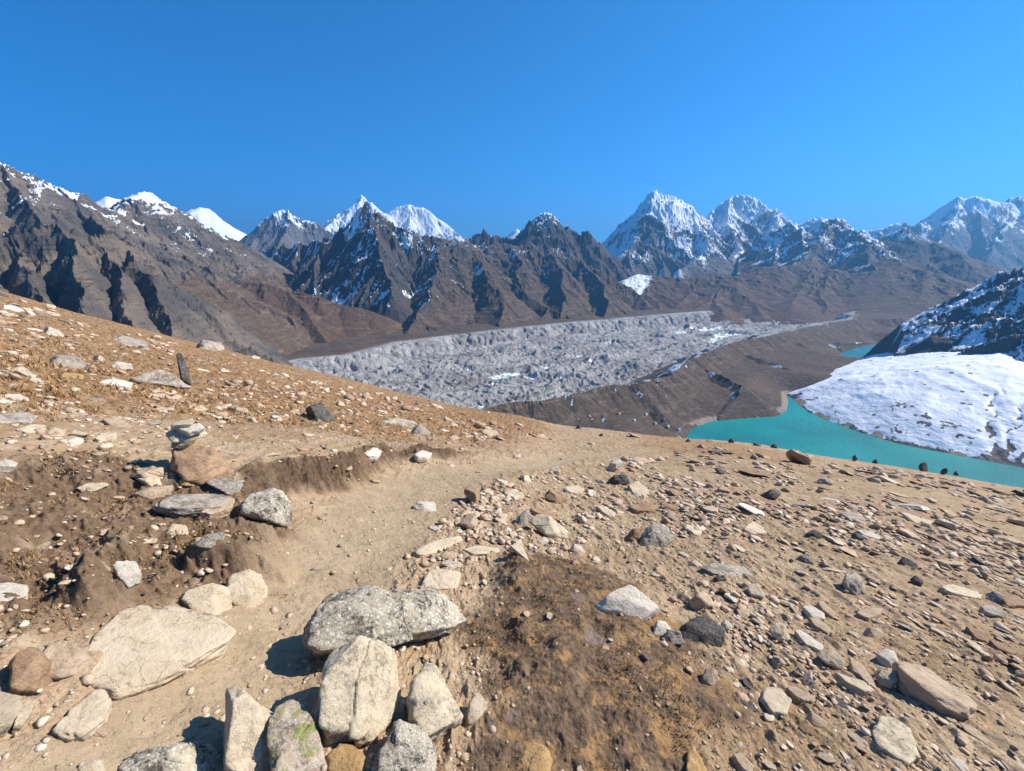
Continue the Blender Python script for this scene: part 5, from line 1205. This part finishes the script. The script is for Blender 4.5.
    h('slab', 'tan', 0.06, [(857, 612), (868, 606), (884, 608), (880, 614), (868, 618)], 'stone_slab', 'rock slab', 'small tan slab with a dark lower side below the two-toned boulder')
    # ---- stones along the brow above the lake, backlit shade put into their dark colour
    brow = [((578, 427), 9, 8, 'black stone on the brow where the slope meets the moraine view'), ((601, 434), 8, 5, 'small black stone on the brow just past the first black one'), ((688, 440), 8, 7, 'dark stone on the brow above the head of the lake'), ((731, 438), 9, 11, 'upright dark stone on the brow above the lake'), ((757, 443), 13, 5, 'low wide dark stone on the brow above the lake'), ((774, 445), 10, 8, 'dark double stone on the brow above the lake'), ((854, 452), 9, 8, 'dark knob of rock on the brow above the wide part of the lake'), ((875, 457), 6, 6, 'small dark stone on the brow beyond the pale scree'), ((923, 466), 15, 13, 'dark pointed stone like a little cairn on the brow above the lake'), ((944, 470), 12, 9, 'dark lumpy stones on the brow downhill of the pointed one'), ((956, 472), 6, 6, 'small dark stone at the end of the lumpy brow stones')]
    for (px, py), ww, hh, lb in brow:
        rs = random.Random(px)
        g, _ = hit_one(px, py + 2); D = depth_of(g); s_ = ww * 0.42 * D / FPX
        p, f = poly_body(random_planes(rs, 'block'), 3, 60, px, 0.10, 0.0, 8); p = (p - (p.max(0) + p.min(0)) / 2) / ((p.max(0) - p.min(0)) / 2)
        p[:, :2] *= (1 - 0.30 * (p[:, 2:3] + 1)); o = mesh_obj('rock', p * np.array([1.1, 0.85, min(1.1, hh / ww)]), f, MAT['dark'])
        o.location = g + np.array([0, 0, s_ * 0.3 * hh / ww]); o.scale = (s_,) * 3; o.rotation_euler = (rs.uniform(-.2, .2), rs.uniform(-.2, .2), rs.uniform(-.5, .5))
        tag(o, lb, 'rock', 'dark stones along the brow', 'thing'); HERO_CIRC.append((px, py, ww * 0.6, hh * 0.6))
    h('block', 'dark', 0.6, [(759, 500), (764, 493), (776, 490), (780, 494), (774, 501)], 'rock', 'rock', 'black rock among the pale scree below the brow', 'black brow-scree rock')
    h('block', 'grey', 0.5, [(815, 483), (822, 478), (832, 480), (832, 485), (820, 486)], 'rock', 'rock', 'grey rock among the scree below the lake brow', 'grey scree rock')

LIB = {}
def stone_library():
    for i in range(12):
        rs = random.Random(900 + i)
        kind = 'slab' if i < 8 else 'block'
        p, f = poly_body(random_planes(rs, kind), 4, 60, 300 + i * 7, 0.05, 0.0, 3)
        p = (p - (p.max(0) + p.min(0)) / 2) / ((p.max(0) - p.min(0)) / 2)
        asp = (1.0, rs.uniform(0.42, 0.75), rs.uniform(0.08, 0.16)) if kind == 'slab' else (1.0, rs.uniform(0.65, 0.9), rs.uniform(0.45, 0.7))
        LIB[i] = (p * np.array(asp), f, kind)

def stone_frame(x, y, rs, kind):
    n = gnormal(x, y)
    dip = rs.gauss(0.15, 0.13) if kind == 'slab' else rs.gauss(0, 0.2)
    e3 = n + np.array([0.65, -0.45, 0]) * dip + np.array([rs.gauss(0, .07), rs.gauss(0, .07), 0]); e3 /= np.linalg.norm(e3)
    a = STRIKE + rs.gauss(0, 0.38) + (math.pi if rs.random() < .5 else 0)
    e1 = np.array([math.cos(a), math.sin(a), 0]); e1 = e1 - e3 * (e1 @ e3); e1 /= np.linalg.norm(e1)
    return np.stack([e1, np.cross(e3, e1), e3], 1), n

DENS = [  # pixel regions with how thickly loose stones lie in them
    ([(640, 446), (1060, 490), (1700, 620), (1700, 820), (1060, 640), (900, 560), (700, 500)], 3.0), ([(560, 445), (720, 455), (760, 540), (690, 540), (600, 500)], 2.6),
    ([(410, 500), (560, 470), (640, 500), (560, 560), (480, 560), (420, 590)], 3.2), ([(-600, 180), (-40, 290), (150, 340), (420, 405), (560, 440), (420, 440), (250, 430), (-40, 430), (-600, 430)], 2.0),
    ([(-600, 430), (260, 440), (240, 480), (-600, 600)], 0.6), ([(-40, 520), (180, 520), (290, 600), (120, 700), (-40, 771)], 0.4), ([(700, 520), (1700, 800), (1700, 860), (740, 860), (700, 640)], 1.0),
    ([(780, 600), (880, 640), (980, 720), (900, 720), (800, 660)], 1.6)]

def lay_loose_stones(n_single=172, n_gravel=12500):
    rs = random.Random(5)
    stone_library()
    regs = [(np.array(p, float), d_) for p, d_ in DENS]
    cand = []
    tries = 0
    pxs, pys, acc = [], [], []
    while len(pxs) < 62000:
        pxs.append(rs.uniform(-40, 1064)); pys.append(rs.uniform(296, 775))
    while len(pxs) < 104000:                                            # the slope goes on to both sides of the view
        x_ = rs.uniform(-520, 560); pxs.append(x_ - 40 if x_ < 0 else x_ + 1064 - 40 + 40); pys.append(rs.uniform(200 if x_ < 0 else 440, 860))
    pxs, pys = np.array(pxs), np.array(pys)
    dens = np.full(len(pxs), 0.22)
    for poly, d_ in regs:
        dens = np.where(poly_sdf(pxs, pys, poly) > 0, np.maximum(dens, d_), dens)
    turf_d = poly_sdf(pxs, pys, np.array([(500, 556), (540, 552), (600, 566), (650, 590), (700, 640), (730, 690), (745, 771), (440, 771), (462, 740), (474, 640), (486, 590)], float))
    dens = np.where(turf_d > 0, 0.03, dens)
    path_px = np.array([(p[0], p[1]) for p in PATH_PX], float); dp, _, ap = seg_dist(pxs, pys, path_px)
    wp = np.interp(ap, range(len(PATH_PX)), [p[2] for p in PATH_PX])
    dens = np.where(dp < wp * 0.85, 0.05, dens)
    P, ok = hit(pxs, pys)
    dens = dens * np.clip(0.85 + 2.6 * fbm(P[:, 0] / (0.3 + 0.10 * np.hypot(P[:, 0], P[:, 1])) , P[:, 1] / (0.3 + 0.10 * np.hypot(P[:, 0], P[:, 1])), 3, 601), 0.12, 2.2)
    keep = ok & (np.array([rs.random() for _ in pxs]) < dens / 4.4)
    idx = np.nonzero(keep)[0]
    gx, gy = P[idx, 0], P[idx, 1]
    gz = ground_z(gx, gy)
    dd = gy * CP - gz * SP
    stones = []
    for j, i in enumerate(idx):
        rub = 390 < pxs[i] < 600 and 480 < pys[i] < 600
        wpx = math.exp(rs.gauss(math.log(9.0 if rub else 8.2 if pxs[i] > 560 and pys[i] < 620 else 6.3), 0.5 if rub else 0.58)); wpx = min(wpx, 34)
        size = wpx * dd[j] / FPX * 0.5
        size = min(max(size, 0.008), 0.55)
        stones.append((size * 2 * FPX / dd[j], float(gx[j]), float(gy[j]), float(gz[j]), size, float(pxs[i]), float(pys[i])))
    stones.sort(reverse=True)
    single, taken = [], []
    rest = []
    for s in stones:
        w_ = s[0]
        bad = False
        for cx, cy, a, b in HERO_CIRC:
            if abs(s[5] - cx) < a + w_ * 0.45 and abs(s[6] - cy) < b + w_ * 0.25: bad = True; break
        if bad:
            if w_ < 7: rest.append(s)
            continue
        if -15 < s[5] < 1039 and len(single) < n_single and not any(abs(s[5] - t[5]) < (w_ + t[0]) * 0.45 and abs(s[6] - t[6]) < (w_ + t[0]) * 0.2 for t in single): single.append(s)
        elif w_ < 14: rest.append(s)
    # single stones: one object each, sharing mesh data within a kind
    protos = {}
    tones = [('tan', 'tan', 0.42), ('pale', 'cream', 0.30), ('white', 'whitish', 0.08), ('brown', 'brown', 0.11), ('grey', 'grey', 0.05), ('dark', 'blackish', 0.04)]
    recs = []
    for s in single:
        w_, x, y, z, size, px, py = s
        lib = rs.randrange(8) if rs.random() < 0.88 else rs.randrange(8, 12)
        v, f, kind = LIB[lib]
        r_ = rs.random(); acc_ = 0; tone = tones[0]
        for t in tones:
            acc_ += t[2]
            if r_ <= acc_: tone = t; break
        nm = 'stone_slab' if kind == 'slab' else 'rock'
        if lib not in protos:
            o = mesh_obj(nm, v, f, MAT['tan']); protos[lib] = o
        else:
            o = protos[lib].copy(); o.name = nm; COL.objects.link(o)
        o.material_slots[0].link = 'OBJECT'; o.material_slots[0].material = MAT[tone[0]]
        Rm, n = stone_frame(x, y, rs, kind)
        hz = size * float(v[:, 2].max())
        o.location = Vector((x, y, z)) + Vector(n) * hz * (rs.uniform(0.1, 0.6) if kind == 'slab' else rs.uniform(0.0, 0.5))
        o.rotation_euler = Matrix(Rm.tolist()).to_euler(); o.scale = (size,) * 3
        recs.append([o, kind, tone[1], w_, px, py])
    buckets = {}
    for r in recs:
        o, kind, tone, w_, px, py = r
        sh, (hx, hy) = min(HERO_INFO, key=lambda q: math.hypot(q[1][0] - px, (q[1][1] - py) * 1.4))
        dx, dy = px - hx, py - hy
        where = ('downhill of' if dx > 0 else 'uphill of') if abs(dx) > abs(dy) * 1.3 else ('beyond' if dy < 0 else 'in front of')
        sz = 'large' if w_ > 22 else 'mid-sized' if w_ > 13 else 'small'
        key = (sz, tone, 'slab' if kind == 'slab' else 'stone', where, sh)
        buckets.setdefault(key, []).append((math.hypot(dx, dy), r))
    ords = ['nearest', 'second nearest', 'third nearest', 'fourth nearest', 'fifth nearest', 'sixth nearest', 'seventh nearest', 'eighth nearest', 'ninth nearest', 'tenth nearest']
    for key, lst in buckets.items():
        lst.sort(key=lambda q: q[0])
        for i, (_, r) in enumerate(lst):
            first = '' if len(lst) == 1 else ords[min(i, 9)] + ' '
            r[0]['kind'] = 'thing'; tag(r[0], f"{first}{key[0]} {key[1]} {key[2]} lying {key[3]} the {key[4]}", 'rock slab' if key[2] == 'slab' else 'stone', 'loose stones scattered over the slope')
    # everything smaller: gravel, one object
    rl = []
    for i in range(20):
        q = random.Random(50 + i); kind = 'slab' if i % 10 < 7 else 'block'
        p, f = poly_body(random_planes(q, kind), 2 if i < 10 else 1, 50, 60 + i, 0.05, 0.0, 1)
        p = (p - (p.max(0) + p.min(0)) / 2) / ((p.max(0) - p.min(0)) / 2)
        rl.append((p * np.array((1.0, q.uniform(0.45, 0.8), q.uniform(0.10, 0.22)) if kind == 'slab' else (1.0, 0.8, 0.6)), kind, f))
    V, FA, SH = [], [], []
    off = 0
    pool = rest[:]
    # fine grit, thickest close by
    m = n_gravel
    ga = np.array([rs.uniform(-1.35, 1.35) for _ in range(m)]); gr = np.array([math.exp(rs.uniform(math.log(0.9), math.log(9))) for _ in range(m)])
    fx, fy = np.sin(ga) * gr, np.cos(ga) * gr
    fz, pth, trf, tn, er, og, _ = ground_z(fx, fy, True)
    for j in range(m):
        if rs.random() < 0.97 * trf[j] + 0.5 * pth[j] + 0.3 * tn[j] + 0.6 * er[j]: continue
        size = math.exp(rs.gauss(math.log(0.006 + 0.0018 * gr[j]), 0.5))
        pool.append((0, float(fx[j]), float(fy[j]), float(fz[j]), min(size, 0.03), 0, 0))
    for s in pool:
        p, kind, f1 = rl[rs.randrange(10) + (10 if s[0] < 4.5 or not -20 < s[5] < 1044 else 0)]; nv = len(p)
        Rm, n = stone_frame(s[1], s[2], rs, kind)
        V.append((p * s[4]) @ Rm.T + np.array([s[1], s[2], s[3]]) + n * s[4] * (rs.uniform(-0.04, 0.12) if kind == 'slab' else rs.uniform(-0.15, 0.3)))
        FA.append(f1 + off); off += nv
        SH.append(np.full(nv, rs.random()))
    k = NT('mixed_gravel')
    sh = k.attr('shade'); n2 = k.noise(60, 4, 0.6)
    rmp = k.n.new('ShaderNodeValToRGB'); k.link(sh, rmp.inputs[0]); cr = rmp.color_ramp; cr.interpolation = 'CONSTANT'
    cols = [(0, (0.44, 0.305, 0.195)), (0.25, (0.53, 0.39, 0.265)), (0.50, (0.58, 0.44, 0.31)), (0.70, (0.36, 0.23, 0.14)), (0.82, (0.62, 0.51, 0.39)), (0.90, (0.31, 0.24, 0.18)), (0.975, (0.10, 0.086, 0.075))]
    cr.elements[0].color = (*cols[0][1], 1); cr.elements[1].position = cols[1][0]; cr.elements[1].color = (*cols[1][1], 1)
    for pos, c_ in cols[2:]: e = cr.elements.new(pos); e.color = (*c_, 1)
    c = k.mix(k.math('MULTIPLY', k.ramp(n2, 0.45, 0.7), 0.25), rmp.outputs[0], (0.25, 0.175, 0.115))
    gm = k.finish(c, 0.9, k.bump(n2, 0.5, 0.01), 0.2)
    o = mesh_obj('gravel', np.concatenate(V), np.concatenate(FA), gm, {'shade': np.concatenate(SH)}, False)
    tag(o, 'small stones and grit strewn over the dusty slope', 'gravel', None, 'stuff')
    print('stones', len(HERO_CIRC), len(single), 'gravel', len(pool))

# ================================================================== DRY GRASS
def lay_grass(n=42000):
    rs = np.random.RandomState(3)
    pxs = np.concatenate([rs.uniform(-60, 760, n * 3), rs.uniform(-500, -60, n)]); pys = np.concatenate([rs.uniform(296, 800, n * 3), rs.uniform(200, 700, n)])
    P, ok = hit(pxs, pys); P = P[ok]
    z, pth, trf, tn, er, og, _ = ground_z(P[:, 0], P[:, 1], True)
    r = np.hypot(P[:, 0], P[:, 1])
    patch = sstep(-0.15, 0.25, fbm(P[:, 0] / 0.5, P[:, 1] / 0.5, 3, 501))
    w = np.clip(0.5 * trf * patch + 0.85 * tn * patch + 0.5 * er * patch + 0.5 * og, 0, 1)
    k = rs.rand(len(P)) < w
    P = P[k]; z = z[k]; tn = tn[k]; trf = trf[k]; r = r[k]
    m = len(P); B = 4
    hgt = (0.0045 + 0.0044 * np.minimum(r, 12)) * np.exp(rs.normal(0, 0.35, m)) * (0.8 + 0.3 * tn)
    V = np.zeros((m, B, 3, 3)); S = np.zeros((m, B, 3))
    for b in range(B):
        a = rs.uniform(0, 6.283, m); lean = rs.uniform(0.25, 1.0, m); wd = hgt * rs.uniform(0.10, 0.22, m)
        bx = P[:, 0] + rs.normal(0, 1, m) * hgt * 0.35; by = P[:, 1] + rs.normal(0, 1, m) * hgt * 0.35
        px_, py_ = -np.sin(a) * wd, np.cos(a) * wd
        V[:, b, 0] = np.stack([bx - px_, by - py_, z - 0.003], 1); V[:, b, 1] = np.stack([bx + px_, by + py_, z - 0.003], 1)
        V[:, b, 2] = np.stack([bx + np.cos(a) * hgt * lean, by + np.sin(a) * hgt * lean, z + hgt * rs.uniform(0.5, 1.0, m)], 1)
        S[:, b] = (rs.rand(m) * 0.8 + 0.2 * (1 - trf))[:, None]
    kk = NT('dry_grass_blades')
    rmp = kk.n.new('ShaderNodeValToRGB'); kk.link(kk.attr('shade'), rmp.inputs[0]); cr = rmp.color_ramp
    cr.elements[0].color = (0.12, 0.075, 0.042, 1); cr.elements[1].color = (0.46, 0.31, 0.16, 1)
    e = cr.elements.new(0.45); e.color = (0.33, 0.185, 0.075, 1)
    gm = kk.finish(rmp.outputs[0], 0.9, None, 0.1)
    o = mesh_obj('dry_grass', V.reshape(-1, 3), np.arange(m * B * 3).reshape(-1, 3), gm, {'shade': S.ravel()}, False)
    tag(o, 'short dry orange-brown grass and cushion plants on the slope', 'grass', None, 'stuff')
lay_mountains(); lay_valley(); lay_village(); lay_haze(); lay_hillside()
stone_materials(); lay_heroes(); lay_loose_stones(); lay_grass()
print('T', time.time() - T0)
